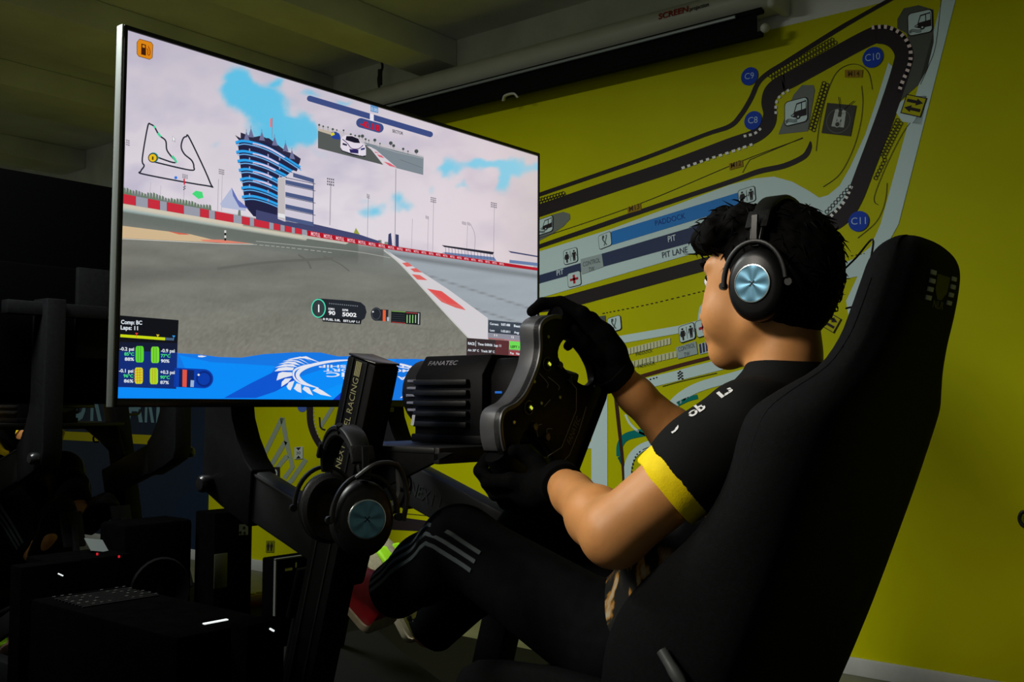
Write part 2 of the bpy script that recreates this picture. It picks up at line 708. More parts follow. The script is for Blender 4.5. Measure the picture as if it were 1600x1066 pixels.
TRK = [(830, 333), (843, 329), (950, 293), (1049, 260), (1140, 226), (1178, 213), (1198, 196), (1203, 178), (1200, 160), (1206, 143), (1222, 130), (1240, 122), (1350, 62), (1375, 55), (1398, 62), (1412, 82), (1408, 108), (1384, 180), (1352, 265), (1335, 308), (1318, 334), (1295, 350), (1262, 362)]
f = WF()
f.ribbon(TRK, [19, 19, 20, 20, 20, 21, 22, 21, 21, 24, 25, 25, 26, 27, 29, 30, 29, 28, 27, 27, 28, 28, 26], BLK, 2, 10)
f.poly([(836, 475), (1099, 403), (1130, 396), (1130, 417), (1102, 423), (878, 484), (836, 489)], BLK, 2)
mural_part('main_track', f, 'thick dark racing circuit line')
f = WF()
f.ribbon([(830, 309), (843, 304), (996, 251), (1100, 211), (1140, 197), (1157, 180), (1173, 154), (1184, 130), (1199, 115), (1226, 98), (1304, 49), (1345, 25), (1400, -6)], [6, 6, 6, 6, 7, 7, 7, 7, 7, 7, 7, 6, 6], BLK, 2, 8)
f.ribbon([(830, 392), (843, 385), (925, 357), (1000, 331), (1140, 284), (1185, 268), (1225, 259), (1255, 245), (1264, 232), (1266, 221)], [6, 6, 7, 7, 7, 8, 8, 8, 7, 2], BLK, 2, 8)
mural_part('side_track', f, 'thin dark side road lines')
f = WF()
f.ribbon([(843, 372), (1000, 318), (1160, 251), (1254, 216)], .8, BLK, 2)
f.ribbon([(1160, 270), (1170, 252), (1180, 246), (1254, 215)], .8, BLK, 2)
f.ribbon([(1275, 236), (1281, 190), (1294, 140), (1310, 110), (1335, 100), (1356, 112), (1363, 140)], .9, BLK, 2)
f.ribbon([(1346, 134), (1348, 160), (1344, 195), (1332, 235), (1312, 272), (1286, 292)], .9, BLK, 2)
f.ribbon([(1422, 192), (1408, 212), (1385, 258), (1368, 300), (1366, 315), (1372, 320)], .9, BLK, 2)
f.ribbon([(1386, 286), (1384, 308), (1378, 330), (1366, 350), (1340, 372)], .9, BLK, 2)
f.ribbon([(1471, -5), (1462, 70), (1450, 105), (1438, 132)], .9, BLK, 2)
f.dashes([(941, 490), (1020, 474), (1110, 452)], 1.2, BLK, 2, 2, 2)
f.dashes([(1317, 402), (1352, 396)], 1, BLK, 2, 2, 2)
f.ribbon([(843, 503), (930, 470)], .1, BLK, 2)
mural_part('thin_contour_line', f, None, True)

f = WF()
for pts, w in (([(1065, 263), (1100, 251), (1140, 238), (1180, 224)], 4), ([(1212, 178), (1213, 160), (1221, 148), (1234, 140)], 4), ([(1162, 213), (1180, 208), (1193, 196)], 4), ([(1298, 338), (1318, 316), (1331, 290)], 5)):
    f.dashes(pts, w, (212, 196, 190), 3, 4, 4)
CUR = [(1362, 43), (1384, 42), (1404, 50), (1418, 66), (1423, 84), (1420, 104), (1410, 128), (1404, 145)]
f.ribbon(CUR, 6, BLK, 2)
f.dashes(CUR, 6, (200, 176, 172), 3, 4, 5)
mural_part('kerb_stripes', f, 'pale dashed kerb stripes on the bends', True)

f = WF()
def rings(p, q, n, r, rows=1, off=(0, 0)):
    for k in range(rows):
        for i in range(n):
            t = i/(n-1)
            f.ring((p[0]+(q[0]-p[0])*t+off[0]*k, p[1]+(q[1]-p[1])*t+off[1]*k), r, 1.1, BLK, 3, 10)
rings((843, 313), (880, 302), 9, 2.6, 2, (2, 4))
rings((1203, 118), (1300, 62), 22, 2.8, 2, (5, 4.5))
rings((1266, 200), (1287, 130), 14, 2.9, 2, (5, 3))
rings((1376, 240), (1402, 188), 12, 2.9, 2, (5, 5))
rings((1368, 278), (1382, 250), 6, 2.9)
rings((1292, 331), (1328, 292), 9, 2.9)
rings((895, 724), (898, 756), 6, 3.2, 2, (6, -2))
mural_part('tyre_wall_rings', f, 'rows of small black circles marking tyre walls', True)

for q, c, l in (([(1216, 210), (1232, 168), (1240, 148), (1253, 133), (1271, 133), (1273, 141), (1262, 205)], GRY, 'grey gravel patch between the two upper bends'),
                ([(1402, 30), (1412, 13), (1435, 8), (1458, 15), (1459, 66), (1449, 108), (1436, 131), (1406, 158), (1402, 151), (1419, 108), (1424, 75), (1416, 52), (1402, 44)], (70, 72, 66), 'dark grey gravel patch outside the last bend'),
                ([(843, 350), (862, 336), (880, 331), (890, 334), (891, 342), (880, 354), (862, 366), (843, 376)], GRY, 'grey gravel patch beside the screen edge')):
    f = WF()
    f.poly(q, c, 1)
    mural_part('gravel_bed', f, l)


def sign(name, p00, p10, p01, draw, label=None):
    fr = Frame(wp, p00, p10, p01)
    g = Flat(fr, MC)
    draw(g)
    o = g.build(name, M_print, mural, (WALLX-.001, 2.2, 1.2))
    if label: o['label'] = label


def rsq(r=.16, m=0, n=5):
    out = []
    for cx, cy, a in ((1-m-r, 1-m-r, 0), (m+r, 1-m-r, 90), (m+r, m+r, 180), (1-m-r, m+r, 270)):
        out += [(cx+r*cos(radians(a+90*k/n)), cy+r*sin(radians(a+90*k/n))) for k in range(n+1)]
    return out


def plate(g, fill=WHT):
    g.poly(rsq(.16), BLK, 4)
    g.poly(rsq(.14, .035), fill, 5)


def person_icon(g, x, skirt):
    g.disc((x, .78), .065, BLK, 6, 12)
    if skirt:
        g.poly([(x-.07, .69), (x+.07, .69), (x+.15, .34), (x+.06, .34), (x+.05, .12), (x-.05, .12), (x-.06, .34), (x-.15, .34)], BLK, 6)
        g.poly([(x-.07, .69), (x-.15, .42), (x-.19, .44), (x-.1, .69)], BLK, 6)
        g.poly([(x+.07, .69), (x+.15, .42), (x+.19, .44), (x+.1, .69)], BLK, 6)
    else:
        g.poly([(x-.1, .69), (x+.1, .69), (x+.09, .42), (x+.07, .12), (x+.015, .12), (x, .4), (x-.015, .12), (x-.07, .12), (x-.09, .42)], BLK, 6)
        g.poly([(x-.1, .69), (x-.14, .42), (x-.18, .42), (x-.13, .69)], BLK, 6)
        g.poly([(x+.1, .69), (x+.14, .42), (x+.18, .42), (x+.13, .69)], BLK, 6)


def wc(g):
    plate(g)
    person_icon(g, .25, True); person_icon(g, .76, False)
    g.poly([(.49, .85), (.515, .85), (.515, .15), (.49, .15)], BLK, 6)


def cutlery(g):
    plate(g)
    g.ribbon([(.62, .85), (.64, .7), (.42, .15)], [.1, .08, .07], (90, 104, 100), 6)
    g.ribbon([(.4, .86), (.36, .6), (.62, .15)], [.12, .09, .07], (80, 92, 90), 6)
    for k in range(3): g.ribbon([(.34+.06*k, .88), (.35+.05*k, .66)], .02, BLK, 7, smooth=False)


def car(g):
    plate(g)
    g.poly([(.28, .40), (.40, .45), (.52, .82), (.93, .86), (.95, .56), (.95, .26), (.48, .26), (.30, .34)], BLK, 6)
    g.poly([(.46, .50), (.55, .76), (.72, .78), (.72, .52)], WHT, 7)
    g.poly([(.76, .52), (.76, .79), (.92, .80), (.92, .54)], WHT, 7)
    g.poly([(.32, .38), (.42, .40), (.42, .36), (.33, .35)], WHT, 7)
    g.disc((.60, .27), .09, BLK, 7, 14); g.disc((.60, .27), .04, WHT, 8, 10)
    for y in (.12, .17, .22): g.ribbon([(.06, y), (.2, y+.05), (.4, y-.02), (.55, y-.03)], .022, BLK, 7)


def arrows(g, fill=YEL):
    g.poly([(0, 0), (1, 0), (1, 1), (0, 1)], BLK, 4)
    g.poly([(.05, .05), (.95, .05), (.95, .95), (.05, .95)], fill, 5)
    g.poly([(.12, .62), (.58, .62), (.58, .52), (.9, .70), (.58, .88), (.58, .78), (.12, .78)], BLK, 6)
    g.poly([(.88, .24), (.42, .24), (.42, .14), (.1, .32), (.42, .50), (.42, .40), (.88, .40)], BLK, 6)


def cross(g):
    plate(g)
    g.poly([(.42, .2), (.58, .2), (.58, .8), (.42, .8)], (150, 26, 34), 6)
    g.poly([(.2, .42), (.8, .42), (.8, .58), (.2, .58)], (150, 26, 34), 6)


sign('car_sign', (1226, 199), (1263, 190), (1226, 160), car, 'white square sign with a black car, between the two upper bends')
sign('car_sign', (1419, 58), (1458, 50), (1418, 22), car, 'white square sign with a black car at the top right bend')
sign('car_sign', (838, 370), (865, 361), (838, 345), car, 'white square sign with a black car beside the screen edge')
sign('restroom_sign', (882, 415), (904, 409), (880.5, 392), wc, 'restroom sign above the left pit strip')
sign('restroom_sign', (1155, 322), (1182, 314), (1153, 298), wc, 'restroom sign at the right end of the blue strip')
sign('restroom_sign', (1063, 537), (1088, 529), (1060, 511), wc, 'restroom sign low beside the face')
sign('cutlery_sign', (937, 391), (957, 383), (935, 369), cutlery, 'cutlery sign left of the blue strip')
sign('cutlery_sign', (951, 521), (972, 515), (949, 498), cutlery, 'cutlery sign right of the raised glove')
sign('first_aid_sign', (888.5, 450.5), (909.5, 445), (886.5, 428), cross, 'red cross sign under the pit strip')
sign('first_aid_sign', (1090, 529), (1114, 521), (1086, 503), cross, 'red cross sign half hidden by the face')
sign('arrow_sign', (1407, 177), (1439, 184), (1417, 147), arrows, 'two way arrow sign at the upper right')
sign('arrow_sign', (1279, 507), (1303, 521), (1291, 485), arrows, 'two way arrow sign behind the neck')


def binoc(g):
    g.poly([(0, 0), (1, 0), (1, 1), (0, 1)], (52, 50, 46), 4)
    for x in (.30, .56):
        g.poly([(x, .25), (x+.17, .25), (x+.15, .72), (x+.02, .72)], (150, 156, 150), 5)
    g.poly([(.44, .42), (.6, .42), (.6, .58), (.44, .58)], (150, 156, 150), 5)
    g.disc((.5, .33), .11, (52, 50, 46), 6, 14); g.ring((.5, .33), .09, .03, (150, 156, 150), 7)
    g.ring((.5, .45), .4, .02, (90, 92, 86), 5, 24)
    g.disc((.39, .76), .07, (150, 156, 150), 5, 10); g.disc((.63, .76), .07, (150, 156, 150), 5, 10)
    g.ribbon([(.5, .8), (.36, 1.22)], .025, BLK, 6, smooth=False); g.ribbon([(.62, .84), (.9, 1.14)], .025, BLK, 6, smooth=False)


sign('viewpoint_sign', (1284, 208), (1329, 213), (1293, 161), binoc, 'dark square sign with pale binoculars')


def turn(name, c, r, t, label):
    a = wp(c[0], c[1], 0)
    rr = (wp(c[0], c[1]-r, 0)-a).length
    def to3(u, v, layer): return Vector((WALLX-.0012-.0006*layer, a.y-u*rr, a.z+v*rr))
    g = Flat(to3, MC)
    g.disc((0, 0), 1, BLUE, 5, 36)
    w = .55 if len(t) == 2 else .72
    g.text(t, (-w, -.26), (w, -.34), (-w, .42), (140, 160, 190), 6, .0)
    o = g.build(name, M_print, mural, (WALLX-.001, 2.2, 1.2))
    o['label'] = label


turn('turn_marker', (1171.5, 119.5), 14, 'C9', 'blue disc reading C9')
turn('turn_marker', (1177, 188.5), 14.5, 'C8', 'blue disc reading C8')
turn('turn_marker', (1364, 90), 16, 'C10', 'blue disc reading C10')
turn('turn_marker', (1342, 346), 16, 'C11', 'blue disc reading C11')

TAN = (122, 98, 8)
for c, t in (((991, 326), 'M13'), ((1150, 258), 'M12'), ((1334, 115), 'M14')):
    f = WF()
    x, y = c
    f.poly([(x-11, y-2), (x+10, y-8), (x+11, y+2), (x-10, y+8)] if x < 1300 else [(x-14, y-6), (x+14, y-6), (x+13, y+6), (x-14, y+6)], TAN, 3)
    if x < 1300: f.text(t, (x-8, y+5), (x+8, y), (x-8.5, y-3), (60, 44, 12), 4, .01)
    else: f.text(t, (x-9, y+4), (x+9, y+4), (x-9, y-4), (70, 52, 14), 4, .01)
    mural_part('marker_tag', f, 'small tan tag reading '+t)

f = WF()
f.poly([(955, 362), (1156, 300), (1157, 322), (956, 383)], PADB, 3)
f.text('PADDOCK', (1024, 353), (1071, 341), (1023, 345), (22, 40, 110), 4)
mural_part('paddock_strip', f, 'blue strip reading PADDOCK')
f = WF()
f.poly([(836, 432), (907, 411), (908, 425), (836, 445)], NAVY, 3)
f.text('PIT', (870, 431), (880.5, 428), (869.5, 423), (178, 190, 196), 4, .01)
mural_part('pit_strip', f, 'short navy strip reading PIT beside the screen edge')
f = WF()
f.poly([(939, 397), (1098, 350), (1098, 374), (942, 417)], NAVY, 3)
f.text('PIT', (1044, 378.5), (1056, 375.3), (1043.3, 369.5), (178, 190, 196), 4, .01)
f.text('PIT LANE', (1035, 403.5), (1074.5, 394), (1034, 394.5), (54, 60, 74), 4)
mural_part('pit_strip', f, 'navy strip reading PIT above the words PIT LANE')
for q, b, bx in (([(907, 405), (940, 396.5), (943, 417), (909, 429)], (911, 418), 27), ([(1056, 543), (1087, 533), (1090, 553), (1059, 561)], (1060, 551), 26)):
    f = WF()
    f.poly(q, (132, 144, 144), 4)
    f.text('CONTROL', (b[0], b[1]-1), (b[0]+bx, b[1]-8.5), (b[0]-.5, b[1]-8), (60, 70, 76), 5)
    f.text('TW', (b[0]+9, b[1]+7), (b[0]+18, b[1]+4.5), (b[0]+8.5, b[1]+.5), (60, 70, 76), 5)
    mural_part('control_tower_label', f, 'grey box reading CONTROL TW, '+('above the red cross sign' if bx == 27 else 'low beside the face'))
f = WF()
f.poly([(921, 497), (946, 493), (948, 527), (925, 534)], (66, 70, 66), 2)
f.poly([(1091, 538), (1107, 533), (1109, 550), (1093, 554)], WHT, 3)
for x in (1092, 1097, 1102): f.poly([(x, 538-(x-1092)*.3), (x+3.4, 537-(x-1092)*.3), (x+5, 551.5-(x-1092)*.3), (x+1.4, 553-(x-1092)*.3)], (50, 46, 74), 4)
for k in range(15):
    x, y = 970+k*5.2, 556-k*1.3
    f.poly([(x, y-9), (x+4.3, y-10), (x+4.7, y), (x+.4, y+1)], (172, 172, 140), 3)
    x, y = 968+k*6, 578-k*1.4
    f.poly([(x, y-9), (x+5, y-10), (x+5.4, y), (x+.4, y+1)], (168, 170, 134), 3)
f.text('PADDOCK', (993, 556), (1019, 549.5), (992.5, 551), (40, 44, 40), 5)
f.text('PADDOCK', (996, 575.5), (1023, 569), (995.5, 570.5), (40, 44, 40), 5)
mural_part('parking_rows', f, 'rows of pale parking boxes reading PADDOCK', True)

f = WF()
f.poly([(1091, 491), (1093, 480), (1101, 470), (1130, 462), (1130, 500), (1112, 506), (1061, 521), (947, 541), (945, 529), (1061, 509), (1090, 501)], WHT, 1)
f.poly([(985, 597), (1062, 578), (1130, 560), (1170, 548), (1170, 568), (1120, 580), (1064, 594), (1012, 607)], WHT, 1)
f.ribbon([(1200, 572), (1150, 588), (1100, 602), (1072, 615), (1052, 632), (1040, 655)], 15, WHT, 1)
f.poly([(924, 545), (949, 545), (949, 800), (924, 800)], WHT, 1)
f.poly([(890, 690), (924, 690), (924, 701), (890, 701)], WHT, 1)
f.ribbon([(977, 648), (985, 663), (1000, 676), (1018, 682)], 3.5, WHT, 1)
f.ribbon([(981, 780), (980, 740), (986, 716), (1002, 700), (1024, 692)], 12, WHT, 2)
f.ribbon([(967, 713), (969, 695), (980, 682), (1010, 675)], [8, 10, 12, 12], (2, 96, 90), 1)
f.ribbon([(1058, 632), (1075, 624), (1090, 620)], 7, (2, 96, 90), 1)
f.ribbon([(967, 714), (975, 730)], 5, (2, 70, 66), 1)
f.ribbon([(988, 592), (1062, 571), (1120, 556), (1160, 545)], 5.5, (64, 34, 24), 2)
f.ribbon([(960, 605), (966, 660), (973, 730), (975, 800)], [5, 5, 4, 1.5], (52, 28, 24), 3)
f.ribbon([(1035, 604), (1064, 596), (1120, 583)], 1, BLK, 2)
f.dashes([(1005, 596), (1030, 589)], 2, BLK, 3, 2, 2)
f.dashes([(987, 745), (988, 728), (994, 712), (1004, 703)], 2, BLK, 3, 2.5, 2.5)
f.ribbon([(1004, 703), (1014, 699), (1026, 696)], 1.2, BLK, 3)
for i in range(6):
    for j in range(3):
        if (i+j) % 2: f.poly([(1058+j*2.8+i*.2, 580+i*2.2), (1060.8+j*2.8+i*.2, 579.3+i*2.2), (1061+j*2.8+i*.2, 581.5+i*2.2), (1058.2+j*2.8+i*.2, 582.2+i*2.2)], BLK, 4)
mural_part('lower_roads', f, 'pale curved roads with a teal loop beside the arms')

# below the big screen
f = WF()
LG = (120, 130, 112)
f.ribbon([(404, 728), (441, 653)], 7, LG, 1, smooth=False)
f.ribbon([(419, 735), (446, 690)], 7, LG, 1, smooth=False)
f.ribbon([(441, 653), (447, 688), (457, 730), (444, 748)], 7, LG, 1, smooth=False)
f.ribbon([(430, 735), (449, 712)], 7, LG, 1, smooth=False)
f.ribbon([(440, 760), (455, 752), (478, 718)], 7, LG, 1, smooth=False)
mural_part('pale_arrow_emblem', f, 'pale slanted line emblem below the screen')
f = WF()
f.ribbon([(500, 668), (520, 636)], 6, LG, 1, smooth=False)
mural_part('pale_stroke', f)
f = WF()
f.poly([(523, 668), (534, 636), (548, 636), (534, 668)], WHT, 1)
mural_part('pale_stroke', f)
f = WF()
f.ribbon([(484, 630), (485, 660), (492, 682), (503, 700)], 10, BLK, 2)
f.dashes([(490, 636), (491, 660), (497, 680), (506, 694)], 1.4, (150, 150, 120), 3, 2.5, 2.5)
f.ribbon([(499, 652), (501, 668), (508, 672)], 2.5, BLK, 3)
f.disc((472, 637), 7, (60, 84, 150), 2)
mural_part('lower_track', f, 'dark curved track piece below the screen')
f = WF()
f.poly([(600, 805), (690, 817), (690, 832), (600, 827)], BLK, 2)
mural_part('lower_track', f, 'straight black track piece behind the hanging headphones')
f = WF()
f.poly([(560, 753), (640, 757), (680, 768), (600, 764)], WHT, 1)
mural_part('pale_stroke', f)
f = WF()
f.ribbon([(590, 799), (690, 808)], .9, BLK, 2); f.ribbon([(590, 741), (640, 744)], .8, BLK, 2)
mural_part('hairline', f, None, True)


def dsign(g):
    g.poly([(0, 0), (1, 0), (1, 1), (0, 1)], BLK, 4)
    g.text('D', (.28, .25), (.74, .25), (.28, .8), (150, 156, 150), 5, .05)


def fsign(g):
    g.poly([(0, 0), (1, 0), (1, 1), (0, 1)], (150, 158, 150), 4)
    g.poly([(.2, .95), (.8, .95), (.5, .7)], BLK, 5); g.poly([(.2, .05), (.8, .05), (.5, .3)], BLK, 5)
    g.text('30', (.25, .38), (.75, .38), (.25, .62), BLK, 5)


def walk(g):
    g.poly([(0, 0), (1, 0), (1, 1), (0, 1)], (96, 100, 10), 4)
    person_icon(g, .3, False); person_icon(g, .7, False)


sign('letter_sign', (425, 750), (438, 750), (425, 730), dsign, 'black square sign reading D')
sign('small_white_sign', (461, 718), (474, 717), (461, 699), fsign, 'small white sign with two black triangles')
sign('small_yellow_sign', (416, 863), (429, 863), (417, 845), walk, 'small sign above the baseboard')

# ------------------------------------------------------------------ blue banner print on the wall, far left
ban = empty('blue_wall_banner', (WALLX-.002, 5.5, 0))
tag(ban, 'dark blue wall panel with pale capital letters, behind the second rig', 'banner')
MB().box((WALLX-.006, 4.71, .0), (WALLX-.0005, 7.3, 1.35)).build('panel', mat('navy_print', (.002, .013, .042), .5, noise=.1, nscale=4), ban).location = -Vector(ban.location)
b3 = lambda y, z, l: Vector((WALLX-.0065-.0006*l, y, z))
g = Flat(b3, MC)
g.poly([(7.3, .602), (4.99, .602), (4.99, .655), (7.3, .655)], (150, 140, 6), 1)
g.build('yellow_line', M_print, ban, ban.location)
g = Flat(b3, MC)
for ch, xa, xb in (('F', 90, 108), ('O', 114, 136), ('R', 143, 161), ('W', 166, 196), ('A', 199, 225), ('R', 228, 243), ('D', 246, 268)):
    pa, pb = on_x(xa, 651, WALLX), on_x(xb, 651, WALLX)
    g.text(ch, (pa.y, .735), (pb.y, .735), (pa.y, .95), (96, 126, 136), 1, .03)
g.build('lettering', M_print, ban, ban.location)

# ------------------------------------------------------------------ projector screen under the ceiling
ps = empty('projector_screen', (3.13, 2.45, 2.12))
tag(ps, 'rolled up projector screen in a long ivory case under the ceiling', 'projector screen')
o = Vector(ps.location)
def loc(ob): ob.location = -o; return ob
ya, yb = 1.45, 3.75
loc(MB().tube([(3.135, ya, 2.215), (3.135, yb, 2.215)], .047, 20).box((3.135, ya, 2.17), (3.21, yb, 2.262), .006).build('case', M_casing, ps))
loc(MB().box((3.085, ya-.03, 2.155), (3.215, ya, 2.275), .012, 3).build('end_cap', M_casing, ps))
loc(MB().box((3.085, yb, 2.155), (3.215, yb+.03, 2.275), .012, 3).build('end_cap', M_casing, ps))
loc(MB().box((3.118, ya+.05, 2.085), (3.124, yb, 2.17)).tube([(3.125, ya+.03, 2.165), (3.125, yb, 2.165)], .013, 12).build('black_border', M_roll, ps))
loc(MB().tube([(3.106, ya+.12, 2.158), (3.106, yb, 2.158)], .006, 8).build('pale_batten', M_alu, ps))
loc(MB().tube([(3.12, ya+.03, 2.082), (3.12, yb, 2.082)], .011, 12).build('weight_bar', M_roll, ps))
kn = bmesh.new(); bmesh.ops.create_uvsphere(kn, u_segments=14, v_segments=8, radius=.016)
for v in kn.verts: v.co += Vector((3.12, ya+.02, 2.10))
loc(finish(kn, 'end_knob', M_casing, ps))
loc(MB().band(cr_spline([(3.115, 2.6, 2.062), (3.108, 2.585, 2.078), (3.108, 2.54, 2.078), (3.115, 2.525, 2.062)], 5), (1, 0, 0), .012, .008).build('pull_handle', M_casing, ps))
g = Flat(lambda y, z, l: Vector((3.0865-.0003*l, y, z)), MC)
g.text('SCREEN', (1.86, 2.212), (1.74, 2.212), (1.86, 2.232), (110, 30, 26), 1, .03)
g.text('projection', (1.735, 2.212), (1.66, 2.212), (1.735, 2.226), (40, 40, 36), 1, .02)
g.build('case_lettering', M_print, ps, o)
tag(MB().tube(cr_spline([(3.16, 3.37, 2.42), (3.165, 3.36, 2.37), (3.155, 3.375, 2.32), (3.16, 3.37, 2.26)], 5), .006, 6).tube([(3.16, 3.37, 2.36), (3.163, 3.372, 2.29)], .011, 6).build('hanging_chain', M_cable), 'dark hanging chain holding the ivory screen case to the ceiling', 'chain')

# cable hook at the far right of the wall
hk = MB()
hk.tube(cr_spline([(WALLX-.012, .718, .53), (WALLX-.018, .735, .545), (WALLX-.018, .745, .525), (WALLX-.018, .735, .505), (WALLX-.012, .715, .51), (WALLX-.012, .695, .515)], 6), .0055, 8)
hk.tube(cr_spline([(WALLX-.012, .705, .51), (WALLX-.01, .70, .45), (WALLX-.012, .706, .38), (WALLX-.01, .70, .2), (WALLX-.02, .69, .02)], 5), .005, 8)
tag(hk.build('hanging_cable', M_cable), 'looped black cable hanging on the plain yellow wall behind the seat', 'cable')

# ------------------------------------------------------------------ big television
TVX0, TVX1, TVZ0, TVZ1 = .969, 2.208, .838, 1.537
tv = empty('television', ((TVX0+TVX1)/2, TVY+.02, TVZ0))
tag(tv, 'huge lit flat television showing a racing game in front of the driver', 'television')
o = Vector(tv.location)
M_bezel = mat('black_bezel', (.006, .006, .008), .3)
M_tvback = mat('tv_back_shell', (.0010, .0010, .0011), .9, spec=0, bump=.2, bscale=300)
M_silver = mat('silver_edge', (.30, .33, .31), .5, metal=.2)
SX0, SX1, SZ0, SZ1 = TVX0+.007, TVX1-.006, TVZ0+.016, TVZ1-.009
loc = lambda ob: setattr(ob, 'location', -o) or ob
fr = MB()
fr.box((TVX0, TVY, TVZ1-.009), (TVX1, TVY+.02, TVZ1), .002)
fr.box((TVX0, TVY, TVZ0), (TVX1, TVY+.02, TVZ0+.016), .002)
fr.box((TVX0, TVY, TVZ0), (TVX0+.007, TVY+.02, TVZ1), .002)
fr.box((TVX1-.006, TVY, TVZ0), (TVX1, TVY+.02, TVZ1), .002)
loc(fr.build('bezel', M_bezel, tv))
loc(MB().box((TVX0+.002, TVY+.02, TVZ0+.002), (TVX1-.002, TVY+.036, TVZ1-.002), .003).box((TVX0+.15, TVY+.036, TVZ0+.03), (TVX1-.15, TVY+.056, TVZ0+.42), .008).build('back_shell', M_tvback, tv))
loc(MB().box((TVX0-.004, TVY+.002, TVZ0), (TVX0, TVY+.022, TVZ1), .001).build('silver_side_trim', M_silver, tv))
loc(MB().box((1.52, TVY-.002, TVZ0-.012), (1.66, TVY+.02, TVZ0), .003).build('sensor_bar', M_bezel, tv))


def sp(x, y, layer):
    p = on_y(x, y, TVY+.0035-.00025*layer)
    return Vector((min(max(p.x, SX0), SX1), p.y, min(max(p.z, SZ0), SZ1)))


# --- picture backdrop: sky, stands, asphalt as a fine grid of colours
def vnoise(x, y, seed):
    xi, yi = int(math.floor(x)), int(math.floor(y))
    fx, fy = x-xi, y-yi
    fx = fx*fx*(3-2*fx); fy = fy*fy*(3-2*fy)
    def h(a, b):
        n = (a*374761393+b*668265263+seed*974711) & 0xffffffff
        n = ((n ^ (n >> 13))*1274126177) & 0xffffffff
        return ((n ^ (n >> 16)) & 0xffff)/65535
    return (h(xi, yi)*(1-fx)+h(xi+1, yi)*fx)*(1-fy)+(h(xi, yi+1)*(1-fx)+h(xi+1, yi+1)*fx)*fy


def fbm(x, y, seed=1, o=4):
    a, s, t = .5, 0, 0
    for i in range(o):
        s += a*vnoise(x, y, seed+i); t += a
        x *= 2; y *= 2; a *= .5
    return s/t


BLOBS = [(366, 118, 22, 26, 1.3), (392, 150, 46, 26, 1.4), (412, 172, 44, 30, 1.3), (432, 128, 20, 8, .7), (446, 205, 30, 34, 1.2), (418, 215, 30, 22, 1), (470, 205, 22, 30, .9), (488, 150, 28, 10, .7), (540, 158, 34, 9, .9), (490, 215, 16, 18, .8), (575, 325, 44, 16, .75), (640, 320, 24, 12, .6), (625, 305, 14, 12, .6), (700, 268, 20, 20, 1.2), (722, 290, 14, 14, .8), (755, 254, 40, 10, 1.2), (800, 262, 40, 16, 1.1), (786, 285, 14, 20, .9), (838, 262, 16, 18, .8), (672, 298, 14, 14, .6), (338, 232, 22, 14, .45), (505, 245, 20, 14, .4)]


def mixc(a, b, t):
    t = max(0, min(1, t))
    return tuple(a[i]+(b[i]-a[i])*t for i in range(3))


def lerp_line(pts, x):
    if x <= pts[0][0]: return pts[0][1]
    for (a, b), (c, d) in zip(pts, pts[1:]):
        if x <= c: return b+(d-b)*(x-a)/(c-a)
    return pts[-1][1]


WALLTOP = [(180, 300), (192, 303), (480, 357), (626, 386), (840, 418), (850, 420)]
WALLBOT = [(180, 316), (192, 318), (480, 368), (626, 392), (840, 423), (850, 424)]


def picture(x, y):
    yt = lerp_line(WALLTOP, x)
    if y < yt:
        wx, wy = x+22*(fbm(x/30, y/30, 5)-.5), y+22*(fbm(x/30, y/30, 9)-.5)
        b = 0
        for (cx, cy, rx, ry, s) in BLOBS:
            b += s*math.exp(-(((wx-cx)/rx/.82)**2+((wy-cy)/ry/.82)**2))
        b += .9*(fbm(x/24, y/20, 3)-.5)
        t = max(0, min(1, (b-.3)/.75)); t = t*t*(3-2*t)
        base = mixc((196, 188, 200), (222, 214, 222), (y-60)/280+.5*(fbm(x/60, y/50, 21)-.5))
        base = mixc(base, (178, 172, 196), .9*max(0, fbm(x/70, y/45, 33)-.5)*2)
        base = mixc(base, (224, 204, 208), max(0, (x-560)/300)*.6)
        base = mixc(base, (196, 188, 186), max(0, (x-760)/90)*.6)
        return mixc(base, mixc((84, 190, 230), (138, 206, 230), (x-420)/420), t*.9)
    yb = lerp_line(WALLBOT, x)
    d = y-yb
    n = fbm(x/70, y/14, 40)
    fine = fbm(x/3.0, y/2.4, 77, 3)-.5
    far = mixc((132, 138, 136), (116, 120, 116), d/40)
    c = mixc(far, mixc((104, 105, 98), (132, 133, 124), n), d/60)
    c = mixc(c, (126, 124, 114), max(0, (y-470)/90))
    c = mixc(c, (112, 110, 104), max(0, (240-x)/80)*.35)
    g = 30*fine*min(1, max(.15, (y-430)/110))
    if d < 0: c = (200, 196, 190)
    if x < 480 and 0 <= d < 13-(x-190)*.02:
        c = mixc((206, 196, 176), (158, 176, 172), (d-5)/4)
    elif x < 560 and d < 34: c = mixc((104, 110, 104), c, (d-22)/14)
    # darker racing line
    k = abs((x-560)-(y-470)*.8)
    if y < 480: c = mixc((92, 92, 88), c, .55+min(1, abs(y-(400+(560-x)*.09))/18)*.45) if x < 600 else c
    # right hand run-off, bluish
    xr = 613+(y-400)*1.35
    if x > xr:
        c = mixc((150, 158, 166), (162, 170, 178), fbm(x/60, y/10, 61))
        if d < 18 and x > 600: c = mixc((118, 124, 128), c, abs(d-9)/6)
        for q in (38, 66):
            e = abs(d-q-(x-700)*.18)
            if e < 2: c = mixc((126, 132, 136), c, e/2)
        g *= .4
    return tuple(max(0, min(255, v+g)) for v in c)


